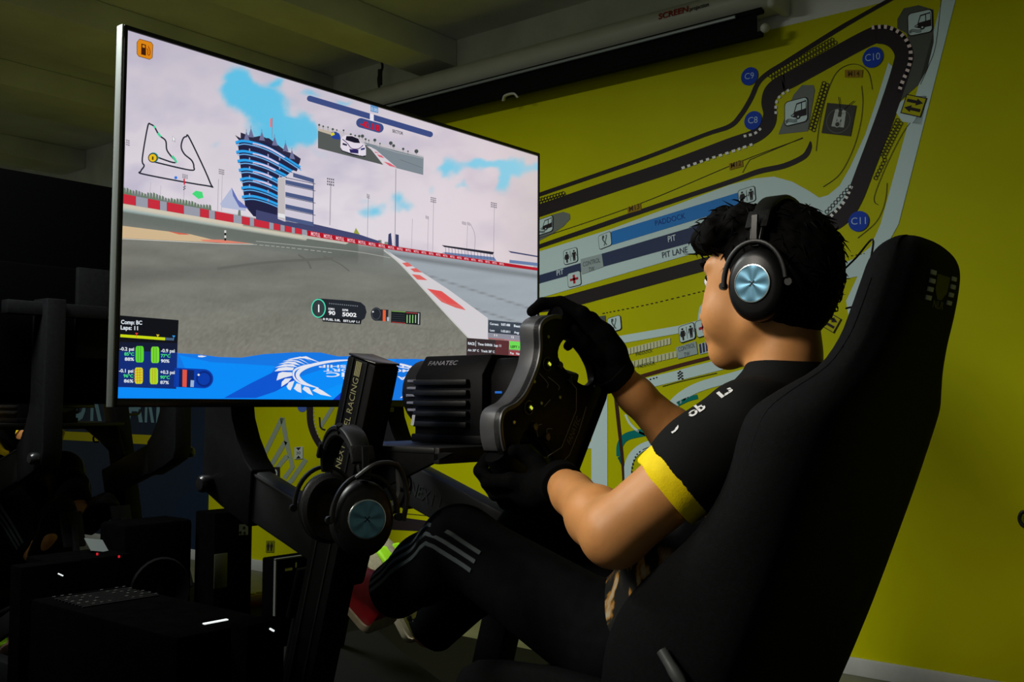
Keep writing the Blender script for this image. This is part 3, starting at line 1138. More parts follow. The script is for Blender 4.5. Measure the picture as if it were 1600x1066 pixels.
def grid_picture(name, nx, ny):
    """nx by ny cells over the lit panel, colours from picture()"""
    me = bpy.data.meshes.new(name)
    V, Fc, C = [], [], []
    y = TVY+.0038
    for j in range(ny+1):
        for i in range(nx+1):
            p = Vector((SX0+(SX1-SX0)*i/nx, y, SZ0+(SZ1-SZ0)*j/ny))
            d = p-CAM
            w = d.dot(cf)
            px, py = 800+FPX*d.dot(cr)/w, 533-FPX*d.dot(cu)/w
            V.append(p-o)
            c = lin(picture(px, py))
            C.append((*c, 1))
    for j in range(ny):
        for i in range(nx):
            a = j*(nx+1)+i
            Fc.append((a, a+1, a+nx+2, a+nx+1))
    me.from_pydata(V, [], Fc)
    ca = me.color_attributes.new('Col', 'FLOAT_COLOR', 'POINT')
    ca.data.foreach_set('color', [v for c in C for v in c])
    return me


M_screen = attr_mat('lit_picture', emission=True)
M_screen2 = attr_mat('lit_picture_detail', emission=True)
M_screen2.cycles.emission_sampling = 'NONE'
scr = link_mesh('lit_panel', grid_picture('lit_panel', 250, 142), M_screen, tv)


def SF(): return Flat(sp)


def spart(name, fl, label=None, stuff=False):
    ob = fl.build(name, M_screen2, scr, o)
    if stuff: ob['kind'] = 'stuff'
    if label: ob['label'] = label


INK = (38, 40, 52)
# far scenery
f = SF()
for (x, yb, yt, w) in ((515, 352, 286, .8), (516, 352, 286, .5), (574, 372, 306, .7), (617, 384, 264, 1.1), (643, 388, 342, .5), (668, 392, 338, .5), (676, 396, 312, .6), (729, 402, 352, .5), (771, 408, 318, .6), (340, 330, 280, .7), (346, 330, 268, .5), (287, 312, 276, .5), (194, 300, 222, .5), (234, 310, 285, .4), (250, 312, 290, .4)):
    f.ribbon([(x, yb), (x+1.5, yt)], w, (150, 146, 158), 1, smooth=False)
f.ribbon([(735, 350), (742, 368), (741, 400)], .7, (150, 146, 158), 1)
for (x, y, w, h) in ((511, 278, 12, 13), (342, 264, 9, 9), (285, 272, 9, 7), (573, 303, 5, 7), (673, 308, 9, 9), (767, 316, 10, 9), (722, 346, 7, 5), (730, 347, 5, 5), (665, 337, 5, 5), (197, 218, 6, 10)):
    for i in range(4):
        for j in range(3): f.poly([(x+i*w/4, y+j*h/3+i*.5), (x+i*w/4+w/6, y+j*h/3+i*.5), (x+i*w/4+w/6, y+j*h/3+h/5+i*.5), (x+i*w/4, y+j*h/3+h/5+i*.5)], (104, 100, 112), 2)
for k in range(40):
    x = 194+k*4.6
    y = lerp_line(WALLTOP, x)
    h = 3+8*fbm(x/9, 3, 8)
    if 330 < x < 372: continue
    f.poly([(x-2, y), (x+3, y+1), (x+2.4, y-h), (x-.5, y-h-2)], mixc((92, 120, 84), (120, 124, 132), fbm(x/6, 9, 15)), 1)
f.poly([(300, 303), (306, 298), (316, 300), (318, 309), (310, 311)], (70, 214, 120), 2)
f.poly([(552, 366), (556, 356), (562, 366), (561, 372), (551, 371)], (150, 158, 60), 2)
for x, y in ((593, 376), (603, 379)): f.poly([(x-3, y+8), (x-2, y-1), (x+3, y-1), (x+4, y+8)], (128, 140, 124), 2)
f.poly([(607, 366), (611, 364), (613, 386), (606, 384)], (54, 60, 98), 2); f.poly([(618, 366), (623, 367), (623, 386), (618, 385)], (54, 60, 98), 2)
f.poly([(690, 383), (772, 394), (770, 398), (694, 386)], INK, 2); f.poly([(794, 392), (840, 400), (840, 402), (798, 395)], (60, 66, 104), 2)
f.poly([(694, 394), (772, 402), (776, 408), (696, 398)], (104, 124, 164), 2); f.poly([(796, 406), (840, 411), (840, 416), (796, 411)], (104, 124, 164), 2)
for k in range(16): f.ribbon([(696+k*5, 386+k*.8), (697+k*5, 398+k*.7)], .6, (84, 92, 128), 3, smooth=False)
f.poly([(344, 318), (350, 310), (362, 293), (372, 312), (384, 324), (384, 330), (346, 324)], (176, 184, 212), 2)
f.poly([(362, 293), (372, 312), (388, 326), (374, 324), (364, 306)], (96, 110, 180), 3)
spart('far_scenery', f, None, True)

# tower
f = SF()
f.poly([(372, 228), (378, 214), (420, 216), (468, 252), (466, 262), (455, 290), (438, 326), (436, 348), (396, 338), (383, 322)], (34, 34, 66), 2)
f.poly([(367, 211), (376, 216), (376, 207), (392, 213), (398, 214), (408, 212), (428, 222), (445, 236), (458, 240), (470, 248), (468, 256), (446, 250), (430, 228), (416, 222), (388, 220), (374, 220)], (44, 40, 66), 3)
for (x, y) in ((385, 205), (392, 200), (409, 205), (429, 213), (446, 222), (456, 234)):
    f.poly([(x-4, y+14), (x, y), (x+5, y+15)], (110, 112, 150), 4)
    f.ribbon([(x, y+2), (x, y-3)], .7, (110, 112, 150), 4, smooth=False)
f.ribbon([(425, 216), (425.5, 184)], 1, (140, 134, 150), 3, smooth=False)
f.poly([(422, 186), (425, 184), (425, 200), (422, 198)], (226, 120, 130), 4)
CY, LV = (44, 160, 232), (214, 204, 236)
bands = [((368, 223), (384, 221), (420, 232), (469, 262)), ((369, 238), (384, 237), (415, 246), (456, 268)), ((371, 252), (386, 251), (414, 259), (447, 275)), ((373, 266), (388, 265), (414, 273), (436, 284)), ((375, 281), (390, 279), (414, 286), (435, 296)), ((377, 294), (392, 293), (414, 299), (434, 308)), ((378, 308), (394, 307), (414, 312), (434, 320))]
for i, b in enumerate(bands):
    f.ribbon(b, 4.6, CY, 4)
    if i < 5: f.ribbon([(395, b[1][1]+3.5), b[2], ((b[2][0]+b[3][0])/2, (b[2][1]+b[3][1])/2-.5)], 3.2, LV, 5)
    f.ribbon([(p[0]+1, p[1]+2.2) for p in b], 1, (26, 40, 86), 6)
    f.ribbon([(p[0]+2, p[1]+4.6) for p in b], 1.6, mixc(CY, LV, .3+.1*(i < 5)), 5)
for i in range(6): 
    for x in (389, 418, 436): f.poly([(x, 232+i*14+(x-389)*.3), (x+2, 232.5+i*14+(x-389)*.3), (x+2, 237+i*14+(x-389)*.3), (x, 236.5+i*14+(x-389)*.3)], (150, 150, 184), 5)
spart('racetrack_tower', f)
f = SF()
f.poly([(434, 278), (446, 276), (458, 266), (491, 278), (490, 352), (444, 346), (434, 342)], (206, 200, 214), 6)
f.poly([(434, 280), (445, 277), (445, 345), (434, 340)], (190, 184, 186), 7)
for y in (270, 281, 300, 319, 338):
    f.poly([(446 if y > 275 else 458, y), (490, y+9.5), (490, y+16), (446 if y > 275 else 458, y+6.5)], (74, 88, 130), 7)
    f.poly([(446, y+7), (493, y+17), (493, y+18), (446, y+8)], (60, 66, 96), 8)
f.ribbon([(490, 280), (489, 352)], 1.2, (66, 74, 110), 8, smooth=False)
f.poly([(400, 328), (490, 350), (560, 366), (596, 378), (590, 380), (480, 360), (400, 343)], (66, 70, 110), 5)
f.poly([(434, 333), (445, 335), (445, 341), (434, 339)], (226, 226, 228), 9)
spart('control_building', f)

# barriers
f = SF()
SEG = [(70, 132, 1), (132, 192, 0), (192, 250, 1), (250, 285, 0), (285, 367, 1), (367, 447, 0), (447, 490, 1), (490, 520, 0), (520, 610, 1), (610, 652, 0), (652, 690, 1), (690, 712, 0), (712, 785, 1), (785, 808, 0), (808, 840, 1), (840, 862, 0), (862, 895, 1), (895, 912, 0), (912, 945, 1), (945, 970, 0)]
for a, b, k in SEG:
    a, b = 170+a/3.134, 170+b/3.134
    a -= 4 if a < 193 else 0
    f.poly([(a, lerp_line(WALLTOP, a)), (b, lerp_line(WALLTOP, b)), (b, lerp_line(WALLBOT, b)), (a, lerp_line(WALLBOT, a))], (196, 44, 60) if k else (150, 152, 166), 3)
for i in range(len(SEG)-1):
    x = 170+SEG[i][1]/3.134
    f.ribbon([(x, lerp_line(WALLTOP, x)), (x, lerp_line(WALLBOT, x))], .6, (110, 60, 70), 4, smooth=False)
pts = [480, 530, 580, 626, 700, 780, 846]
f.poly([(x, lerp_line(WALLTOP, x)+.5) for x in pts]+[(x, lerp_line(WALLBOT, x)+.5) for x in reversed(pts)], (176, 22, 40), 3)
x, w = 486, 17
while x < 790:
    y0 = lerp_line(WALLBOT, x)-1; y1 = lerp_line(WALLBOT, x+w)-1
    h = (lerp_line(WALLBOT, x)-lerp_line(WALLTOP, x))*.55
    f.text('MOTUL', (x, y0), (x+w*.85, y1), (x, y0-h), (232, 190, 200), 4, .02)
    x += w+3; w *= .94; w = max(w, 8)
spart('trackside_barrier', f, 'red barrier with pale lettering')

# ground details
f = SF()
f.poly([(186, 352), (192, 353), (240, 359), (297, 366), (330, 374), (396, 381), (340, 379), (270, 376), (186, 371.5)], (206, 180, 142), 1)
f.poly([(262, 361.5), (290, 365), (297, 367), (280, 366.5)], (212, 96, 76), 2)
f.poly([(312, 374.5), (345, 374.5), (392, 380.5), (350, 380), (318, 377)], (220, 130, 110), 2)
f.ribbon([(186, 373), (270, 377), (340, 380.5), (396, 382)], .9, (214, 210, 202), 3)
f.dashes([(396, 382), (450, 387), (520, 395)], .7, (184, 184, 176), 2, 5, 2)
f.ribbon([(400, 377), (490, 386), (560, 394), (610, 403)], .8, (170, 172, 166), 2)
f.poly([(472, 362), (530, 372), (548, 378), (540, 382), (472, 372)], (186, 186, 176), 1)
for k, (x, y) in enumerate(((352, 360), (352, 364), (352, 368), (352, 372))):
    f.poly([(x-1.4, y), (x+1.4, y), (x+1.4, y+4), (x-1.4, y+4)], (28, 28, 30) if k % 2 else (216, 214, 212), 3)
f.poly([(605, 392), (622, 403), (640, 413), (700, 452), (762, 497), (763, 534), (740, 540), (733, 529), (700, 494), (660, 450), (625, 412)], (208, 204, 208), 2)
for q in (((628, 411), (637, 410), (645, 416), (635, 417)), ((641, 420), (650, 419), (660, 426), (647, 425)), ((643, 428.5), (656, 430), (668, 438), (652, 437)), ((667, 451), (690, 455), (722, 479), (728, 485), (712, 481), (690, 472))):
    f.poly(q, (216, 100, 96), 3)
f.poly([(670, 452), (688, 455), (716, 476), (700, 474)], (220, 82, 82), 4)
f.ribbon([(600, 391), (625, 412), (660, 450), (700, 494), (736, 532)], 2, (196, 196, 190), 4)
for pts, w in (([(466, 398), (480, 408), (486, 420)], 3), ([(505, 400), (530, 412), (546, 424)], 2), ([(340, 420), (420, 410), (520, 404)], 4)):
    f.ribbon(pts, w, (100, 100, 95), 1)
spart('track_marking', f)

# blue bonnet of the player's car
f = SF()
f.poly([(176, 560), (278, 552), (307, 553.5), (342, 558), (377, 559), (412, 553.5), (463, 550.5), (501, 551), (528, 557), (570, 556.5), (600, 561), (650, 561), (720, 566), (846, 580), (846, 640), (176, 640)], (20, 118, 226), 3)
f.poly([(280, 555), (330, 566), (430, 572), (420, 590), (360, 622), (420, 625), (560, 560), (620, 562), (520, 625), (176, 622), (176, 606), (300, 600)], (10, 138, 246), 4)
f.poly([(390, 600), (440, 575), (470, 590), (430, 612), (400, 622), (350, 622)], (14, 84, 206), 5)
f.poly([(520, 625), (560, 590), (600, 575), (600, 600), (560, 625)], (16, 60, 190), 5)
f.poly([(470, 625), (560, 590), (570, 600), (520, 625)], (12, 150, 250), 4)
f.poly([(660, 612), (700, 575), (780, 585), (830, 600), (830, 630), (650, 630)], (14, 96, 212), 5)
f.poly([(309, 556), (315, 555.5), (323, 557), (316, 558.5), (310, 558)], (220, 226, 232), 6)
spart('blue_bonnet', f)
f = SF()
Wt = (226, 228, 238)
def Z(*p): return [(420+x/6.667, 540+y/6.667) for x, y in p]
# crescent
f.ribbon(Z((890, 150), (700, 160), (560, 180), (420, 215), (330, 260), (300, 310), (330, 360), (400, 405), (520, 445)), [1.5, 3, 4.2, 5, 6, 6, 5, 3.4, 1], Wt, 7)
f.ribbon(Z((520, 185), (380, 210), (280, 250), (255, 300), (280, 355), (350, 400), (500, 440)), [1, 2.4, 3, 3, 2.6, 2, .8], Wt, 7)
for q in (((60, 270), (100, 235), (180, 222), (262, 230), (250, 258), (160, 262)), ((62, 230), (160, 195), (250, 195), (300, 225), (200, 215)), ((100, 195), (190, 168), (270, 170), (330, 208), (210, 185)), ((140, 165), (230, 145), (310, 160), (385, 200), (260, 160)), ((190, 145), (280, 125), (350, 150), (425, 195), (310, 140)), ((260, 130), (330, 115), (400, 145), (470, 188), (380, 135)), ((310, 122), (390, 112), (450, 140), (540, 180), (440, 150)),
          ((80, 365), (100, 290), (140, 275), (240, 280), (245, 315), (160, 335)), ((130, 430), (135, 380), (170, 345), (240, 340), (200, 385)), ((185, 425), (210, 385), (268, 365), (245, 430), (225, 468), (200, 455)), ((260, 450), (290, 395), (335, 405), (340, 495), (300, 480)), ((350, 455), (370, 425), (420, 440), (462, 520), (410, 500)), ((455, 470), (500, 440), (560, 470), (655, 535), (540, 512)),
          ((1365, 548), (1420, 505), (1510, 465), (1512, 510), (1430, 535)), ((815, 130), (880, 118), (970, 120), (960, 130)), ((1020, 125), (1060, 118), (1150, 134), (1050, 136))):
    f.poly(Z(*q), Wt, 7)
f.ribbon(Z((1365, 195), (1450, 215), (1555, 260)), [3, 3, 2], Wt, 7)
f.ribbon(Z((1365, 225), (1460, 240)), 1.4, Wt, 7)
spart('bonnet_logo', f, 'white winged emblem')
f = SF()
def up(t, x0, x1, y, h, sk=0):
    f.text(t, Z((x0, y))[0], Z((x1, y+sk))[0], Z((x0, y+h))[0], Wt, 7, .02)
# the words on the bonnet stand upside down towards the driver
up('CHAMPIONSHIP', 1500, 520, 210, 26, -8)
up('MOTORSPORT', 1478, 570, 250, 28, -10)
up('A', 1440, 1340, 322, 36)
up('PACIFIC', 1310, 600, 282, 42)
f.poly(Z((770, 340), (860, 330), (825, 392)), Wt, 7)
spart('bonnet_lettering', f, 'white lettering, upside down')

# --- head-up displays
f = SF()
f.poly([(214, 66), (218, 61), (236, 66), (239, 70), (238, 90), (234, 93), (217, 88), (214, 84)], (216, 132, 22), 6)
f.ribbon([(214, 66), (218, 61), (236, 66), (239, 70), (238, 90), (234, 93), (217, 88), (214, 84)], .8, (70, 40, 12), 7, smooth=False, closed=True)
f.poly([(221, 68), (228, 70), (228, 87), (220.5, 85)], (60, 26, 8), 7)
f.poly([(222.5, 70), (226.5, 71), (226.5, 75), (222.5, 74)], (216, 132, 22), 8)
f.ribbon([(229, 76), (231, 78), (231, 85), (233.5, 86), (234.5, 80), (231.5, 72)], 1.2, (150, 50, 14), 7)
spart('fuel_warning', f, 'orange fuel pump icon')

f = SF()
def K(*p): return [(170+x/3.554, 20+y/3.554) for x, y in p]
f.ribbon(K((230, 618), (216, 632), (186, 810), (196, 850), (178, 880), (200, 898), (540, 960), (562, 942), (450, 700), (430, 688), (412, 700), (402, 745), (420, 785), (460, 820), (472, 855), (452, 874), (250, 828)), 2.3, INK, 6, 6)
f.ribbon(K((230, 618), (252, 632), (280, 680), (315, 710), (322, 760), (345, 795), (374, 826), (350, 830), (250, 795)), 2.3, INK, 6, 6)
f.ribbon(K((249, 628), (258, 640)), 3, (70, 206, 150), 7, smooth=False); f.ribbon(K((272, 668), (288, 688)), 3.4, (70, 206, 150), 7, smooth=False)
f.ribbon(K((352, 795), (366, 812), (376, 832)), 3.2, (70, 206, 150), 7, smooth=False)
c = K((244, 806))[0]
f.disc((c[0]+1, c[1]-.5), 8, (40, 150, 150), 7, ry=8); f.disc(c, 7.4, INK, 8); f.disc(c, 6, (230, 190, 30), 9)
f.text('1', (c[0]-1.2, c[1]+2.6), (c[0]+1.2, c[1]+3), (c[0]-1.2, c[1]-2.2), (60, 50, 20), 10, .05)
f.disc(K((372, 916))[0], 2.4, (50, 120, 220), 8); f.ribbon(K((418, 922), (420, 955)), 2.2, (200, 30, 50), 8, smooth=False)
for i in range(4):
    for j in range(2):
        if (i+j) % 2: f.poly(K((414+j*6, 960+i*6), (420+j*6, 961+i*6), (420+j*6, 967+i*6), (414+j*6, 966+i*6)), INK, 8)
f.poly(K((354, 684), (354, 714), (361, 709), (366, 719), (370, 717), (364, 706), (371, 704)), (236, 236, 240), 9)
f.ribbon(K((354, 684), (354, 714), (361, 709), (366, 719), (370, 717), (364, 706), (371, 704)), .5, INK, 10, smooth=False, closed=True)
spart('circuit_map', f, 'dark circuit outline with a yellow disc reading 1')

f = SF()
SLT = (60, 76, 130)
f.ribbon([(484, 154), (672, 210)], 9, SLT, 5, smooth=False); f.disc((484, 154), 4.5, SLT, 5); f.disc((672, 210), 4.5, SLT, 5)
f.poly([(578, 177), (584, 179), (584, 190), (578, 188)], (224, 222, 232), 7)
f.poly([(579, 162), (591, 165), (591, 177), (579, 174)], (96, 146, 196), 5)
f.text('0.00', (580, 172.5), (590, 175), (580, 167.5), (200, 220, 240), 6)
f.ribbon([(564, 192), (592, 200)], 15, SLT, 5, smooth=False); f.disc((564, 192), 7.5, SLT, 5); f.disc((592, 200), 7.5, SLT, 5)
f.text('-0.18', (563, 197), (594, 205.5), (563, 188), (190, 24, 50), 7, .05)
f.text('SECTOR', (613, 206.5), (630, 211), (613, 202), (70, 70, 80), 6, .03)
spart('delta_bar', f, 'slate bar with red figures reading -0.18')

f = SF()
def Mi(*p): return [(480+x/8, 180+y/8) for x, y in p]
f.poly(Mi((135, 110), (1455, 510), (1450, 748), (135, 412)), (196, 190, 196), 5)
f.poly(Mi((135, 190), (420, 280), (760, 380), (950, 622), (135, 412)), (84, 88, 86), 6)
f.poly(Mi((135, 165), (300, 205), (420, 270), (420, 285), (135, 195)), (190, 176, 160), 7)
f.poly(Mi((700, 335), (1455, 530), (1450, 748), (1110, 660), (860, 430), (760, 385)), (124, 134, 142), 6)
f.poly(Mi((740, 385), (800, 400), (900, 470), (1120, 655), (960, 622), (800, 430)), (214, 206, 212), 7)
for q in (((840, 452), (880, 468), (900, 480), (850, 470)), ((870, 488), (930, 505), (965, 540), (900, 522)), ((955, 580), (1030, 600), (1120, 655), (1030, 635))): f.poly(Mi(*q), (216, 96, 112), 8)
f.ribbon(Mi((1160, 555), (1440, 660)), .5, (90, 96, 100), 8, smooth=False)
f.ribbon(Mi((870, 385), (1100, 460), (1450, 540)), .8, (170, 174, 178), 8, smooth=False)
for (x, y, r) in ((150, 122, 14), (200, 140, 12), (260, 150, 10), (320, 176, 15), (370, 186, 10), (455, 190, 12), (545, 240, 14), (600, 255, 12), (650, 262, 16), (690, 262, 22), (730, 300, 14), (770, 315, 10), (845, 312, 20), (910, 355, 10), (1045, 350, 24), (1080, 382, 20), (1200, 422, 16), (1260, 452, 10), (1365, 452, 26)):
    f.disc(Mi((x, y))[0], r/8, (70, 80, 76), 7, 9); f.ribbon(Mi((x, y), (x, y+40)), .5, (90, 90, 90), 7, smooth=False)
# blue and yellow car behind, white car in front
f.poly(Mi((300, 215), (350, 205), (400, 230), (415, 265), (412, 305), (340, 300), (300, 275)), (36, 66, 150), 9)
f.poly(Mi((298, 225), (335, 212), (345, 245), (300, 262)), (216, 206, 40), 10)
f.poly(Mi((420, 290), (440, 270), (480, 250), (560, 250), (640, 290), (670, 345), (720, 370), (735, 420), (735, 500), (690, 510), (560, 480), (440, 440), (415, 400)), (222, 214, 226), 9)
f.poly(Mi((490, 262), (560, 262), (640, 295), (662, 350), (590, 345), (480, 310)), (26, 24, 40), 10)
f.poly(Mi((445, 345), (500, 365), (495, 385), (440, 370)), (40, 40, 60), 10); f.poly(Mi((668, 418), (722, 405), (718, 430), (672, 440)), (40, 50, 110), 10)
f.ribbon(Mi((440, 300), (500, 350), (555, 415), (640, 420), (700, 375)), 1.2, (70, 40, 96), 11)
f.poly(Mi((525, 425), (640, 430), (640, 480), (540, 470)), (46, 40, 96), 10)
f.poly(Mi((425, 430), (540, 470), (660, 500), (730, 510), (720, 525), (560, 500), (430, 450)), (40, 40, 50), 8)
f.ribbon(Mi((520, 420), (522, 465)), .9, (236, 236, 240), 11, smooth=False); f.ribbon(Mi((652, 448), (652, 505)), .9, (236, 236, 240), 11, smooth=False)
spart('rear_view_mirror', f, 'mirror inset with a white car following')

# tyre panel bottom left
f = SF()
def T(*p): return [(170+x/3.134, 300+y/3.134) for x, y in p]
f.poly(T((44, 604), (342, 628), (337, 740), (40, 735)), (16, 18, 24), 6)
f.poly(T((40, 735), (337, 740), (330, 965), (32, 955)), (18, 44, 116), 6)
f.poly(T((40, 735), (337, 740), (336, 785), (38, 778)), (20, 26, 50), 7)
LT = (216, 224, 232)
f.text('Comp: BC', *T((60, 646), (163, 650), (60, 627)), LT, 8, .03)
f.text('Laps: 11', *T((58, 673), (143, 677), (58, 654)), LT, 8, .03)
f.poly(T((57, 697), (276, 713), (275, 727), (56, 711)), (198, 214, 20), 8)
f.poly(T((276, 713), (318, 716), (317, 728), (275, 726)), (70, 92, 120), 8)
for x, y, c in ((136, 690, (220, 60, 50)), (240, 698, (222, 190, 40)), (318, 703, (40, 150, 230))): f.poly(T((x-8, y), (x+8, y+1), (x, y+12)), c, 9); f.ribbon(T((x, y+10), (x-1, y+24)), .6, c, 9, smooth=False)
GR = (70, 220, 120)
for (x, y, al, p, t, w) in ((54, 768, 124, '-0.2 psi', '85°C', '88%'), (255, 777, 323, '-0.9 psi', '77°C', '90%'), (50, 875, 120, '-0.1 psi', '96°C', '86%'), (252, 882, 323, '+0.3 psi', '90°C', '87%')):
    left = x < 150
    f.text(p, *T((x, y+8), (al, y+10), (x, y-8)), LT, 8, .03)
    a, b = (al-48, al) if left else (x, x+46)
    f.text(t, *T((a, y+33), (b, y+34), (a, y+18)), GR, 8, .03)
    a, b = (al-46, al) if left else (x, x+42)
    f.text(w, *T((a, y+58), (b, y+59), (a, y+43)), LT, 8, .03)
for (x, y, c) in ((151, 795, (90, 210, 50)), (227, 798, (120, 216, 50)), (147, 900, (206, 206, 40)), (221, 902, (170, 214, 40))):
    f.poly(T(*[(x-20+40*u, y-40+80*v) for u, v in rsq(.2)]), c, 8)
    for k in (-7, 5): f.ribbon(T((x+k, y-36), (x+k, y+36)), .8, (60, 130, 40) if y < 850 else (190, 140, 30), 9, smooth=False)
    if x == 147:
        for j in range(5): f.ribbon(T((x-24, y-26+j*13), (x+22, y-30+j*13)), .8, (210, 120, 30), 10)
f.ribbon(T((320, 908), (465, 915)), 30, (12, 60, 168), 6, smooth=False); f.disc(T((465, 915))[0], 15, (12, 60, 168), 6)
f.poly(T((345, 868), (418, 874), (416, 958), (343, 955)), (16, 34, 90), 7)
f.poly(T((361, 870), (383, 872), (381, 956), (360, 954)), (222, 84, 66), 8)
f.poly(T((401, 922), (418, 923), (416, 956), (399, 955)), (150, 176, 214), 8)
f.ring(T((466, 916))[0], 11, 3, (10, 40, 124), 8, 24); f.disc(T((440, 896))[0], 1.8, (214, 220, 230), 9, 10)
spart('tyre_panel', f, 'panel of tyre pressures and temperatures reading Comp: BC, Laps: 11')

# rev counter
f = SF()
def R(*p): return [(470+x/4.1026, 400+y/4.1026) for x, y in p]
DK = (34, 38, 46)
f.poly(R((110, 272), (330, 288), (385, 298), (412, 322), (422, 360), (410, 400), (380, 420), (300, 415), (110, 400)), DK, 6)
f.poly(R((135, 392), (390, 408), (385, 438), (360, 438), (140, 420)), (22, 24, 30), 7)
f.disc(R((113, 336))[0], 11.6, (24, 30, 36), 8, ry=15); f.ring(R((113, 336))[0], 10.6, 1.8, (80, 216, 176), 9, 30, ry=14)
f.disc(R((113, 336))[0], 9, (52, 60, 64), 9, ry=12.5)
f.text('1', *R((111, 358), (119, 359), (111, 313)), (240, 242, 244), 10, .03)
for k in range(14): f.disc(R((185+k*13.6, 305+k*1.3))[0], 1, (120, 126, 134), 8, 8)
f.text('KMH', *R((177, 345), (215, 348), (177, 332)), (220, 224, 228), 8, .03)
f.text('90', *R((177, 376), (221, 379), (177, 352)), (240, 242, 244), 8, .03)
f.text('RPM', *R((267, 353), (303, 355), (267, 340)), (220, 224, 228), 8, .03)
f.text('5002', *R((266, 386), (357, 391), (266, 362)), (240, 242, 244), 8, .03)
f.text('8 FUEL 3.8L   EST.LAP 1.1', *R((142, 411), (376, 430), (142, 398)), (220, 224, 228), 9, .04)
f.ribbon(R((480, 378), (560, 382)), 18, DK, 6, smooth=False); f.disc(R((484, 373))[0], 8.6, DK, 6, ry=10.5)
f.ring(R((483, 372))[0], 6.6, 1, (70, 74, 80), 7, 20, ry=8.6); f.disc(R((463, 358))[0], 1.3, (230, 230, 230), 8, 8)
f.poly(R((526, 346), (545, 348), (544, 420), (525, 418)), (224, 96, 56), 8)
f.poly(R((552, 392), (566, 393), (566, 418), (552, 417)), (170, 180, 190), 8)
f.poly(R((580, 350), (768, 362), (766, 444), (578, 428)), (22, 26, 32), 6)
f.ribbon(R((582, 354), (672, 360)), .8, (140, 200, 90), 7, smooth=False); f.ribbon(R((584, 424), (672, 432)), .8, (200, 60, 60), 7, smooth=False)
for k in range(4): f.ribbon(R((584, 372+k*14), (668, 378+k*14)), .5, (64, 72, 80), 7, smooth=False)
for k in range(4): f.ribbon(R((682+k*18, 378), (681+k*18, 430)), 1.3, (150, 210, 130), 7, smooth=False)
f.ribbon(R((676, 364), (748, 368)), .8, (210, 70, 70), 7, smooth=False); f.ribbon(R((756, 368), (754, 438)), 1.6, (190, 196, 200), 7, smooth=False)
spart('rev_counter', f, 'dark gauge reading 1, 90 and 5002')

# lap board, right
f = SF()
f.poly(R((1202, 410), (1520, 440), (1520, 500), (1200, 478)), (62, 70, 82), 6)
f.poly(R((1202, 455), (1520, 485), (1520, 520), (1200, 492)), (50, 58, 70), 6)
f.poly(R((1200, 492), (1520, 520), (1520, 552), (1199, 524)), (140, 140, 152), 6)
f.ribbon(R((1200, 528), (1420, 548)), 1.2, (186, 90, 100), 7, smooth=False)
f.text('Current:', *R((1212, 441), (1268, 447), (1212, 427)), LT, 8, .03); f.text('0:07.488', *R((1284, 446), (1342, 452), (1284, 431)), LT, 8, .03); f.text('Best:', *R((1366, 455), (1410, 460), (1366, 440)), LT, 8, .03)
f.text('Last:', *R((1212, 482), (1243, 485), (1212, 470)), LT, 8, .03); f.text('1:03.811', *R((1284, 488), (1342, 494), (1284, 474)), LT, 8, .03); f.text('Avg:', *R((1366, 496), (1400, 500), (1366, 482)), LT, 8, .03)
f.text('11', *R((1240, 514), (1258, 516), (1240, 502)), (230, 230, 230), 8, .03); f.text('12', *R((1350, 526), (1366, 528), (1350, 514)), (230, 230, 230), 8, .03)
f.poly(R((1064, 526), (1335, 545), (1330, 720), (1060, 700)), (54, 42, 46), 7)
f.poly(R((1250, 540), (1335, 546), (1330, 720), (1240, 712)), (90, 46, 50), 8)
f.poly(R((1335, 604), (1520, 618), (1520, 660), (1333, 646)), (150, 60, 66), 8); f.poly(R((1333, 646), (1520, 660), (1520, 740), (1330, 730)), (120, 70, 74), 8)
f.poly(R((1338, 546), (1520, 560), (1520, 612), (1336, 598)), (110, 216, 84), 8)
f.text('RACE', *R((1072, 568), (1114, 572), (1072, 552)), LT, 9, .04); f.ribbon(R((1122, 545), (1121, 580)), .7, LT, 9, smooth=False)
f.text('Time: 0:00:06  Lap: 11', *R((1134, 572), (1284, 584), (1134, 557)), LT, 9, .03)
f.text('Air: 30° C   Track: 38° C', *R((1070, 610), (1242, 622), (1070, 596)), LT, 9, .03)
f.text('LEFT 1', *R((1345, 588), (1400, 592), (1345, 574)), (20, 60, 20), 9, .04)
f.text('Pos   Name', *R((1342, 630), (1420, 636), (1342, 616)), LT, 9, .03); f.text('1. B.', *R((1300, 670), (1330, 673), (1300, 656)), LT, 9, .03)
spart('lap_board', f, 'lap time board with a green cell')

# ------------------------------------------------------------------ racing rig
M_frame = mat('black_powder_coat', (.0036, .0036, .0042), .55, spec=.1, noise=.25, nscale=90, bump=.1, bscale=500)
M_frame2 = mat('charcoal_panel', (.008, .0085, .009), .5, spec=.3, noise=.2, nscale=50)
M_fabric = mat('black_seat_fabric', (.0034, .0036, .0042), .8, spec=.07, noise=.3, nscale=200, bump=.35, bscale=900)
M_greyprint = mat('grey_print', (.34, .38, .37), .5, noise=.1, nscale=100)
M_steel = mat('grey_ridge', (.03, .031, .032), .4, spec=.5)
M_bolt = mat('steel_bolt', (.35, .36, .36), .3, metal=1)
M_wheelgrey = mat('grey_anodised', (.085, .088, .094), .42, metal=.35, noise=.1, nscale=60)
M_suede = mat('black_grip', (.003, .003, .0034), .9, spec=.05, bump=.3, bscale=800)
M_carbon = mat('dark_face_plate', (.004, .004, .0045), .45, spec=.12, noise=.4, nscale=160)
M_line = mat('pale_grey_line', (.28, .28, .26), .5)
M_lime = mat('lime_led', (.2, .25, .0), .5, emit=(.55, .62, .04), estr=1.0)
M_blue = mat('blue_led', (.0, .05, .2), .5, emit=(.01, .12, .5), estr=.8)

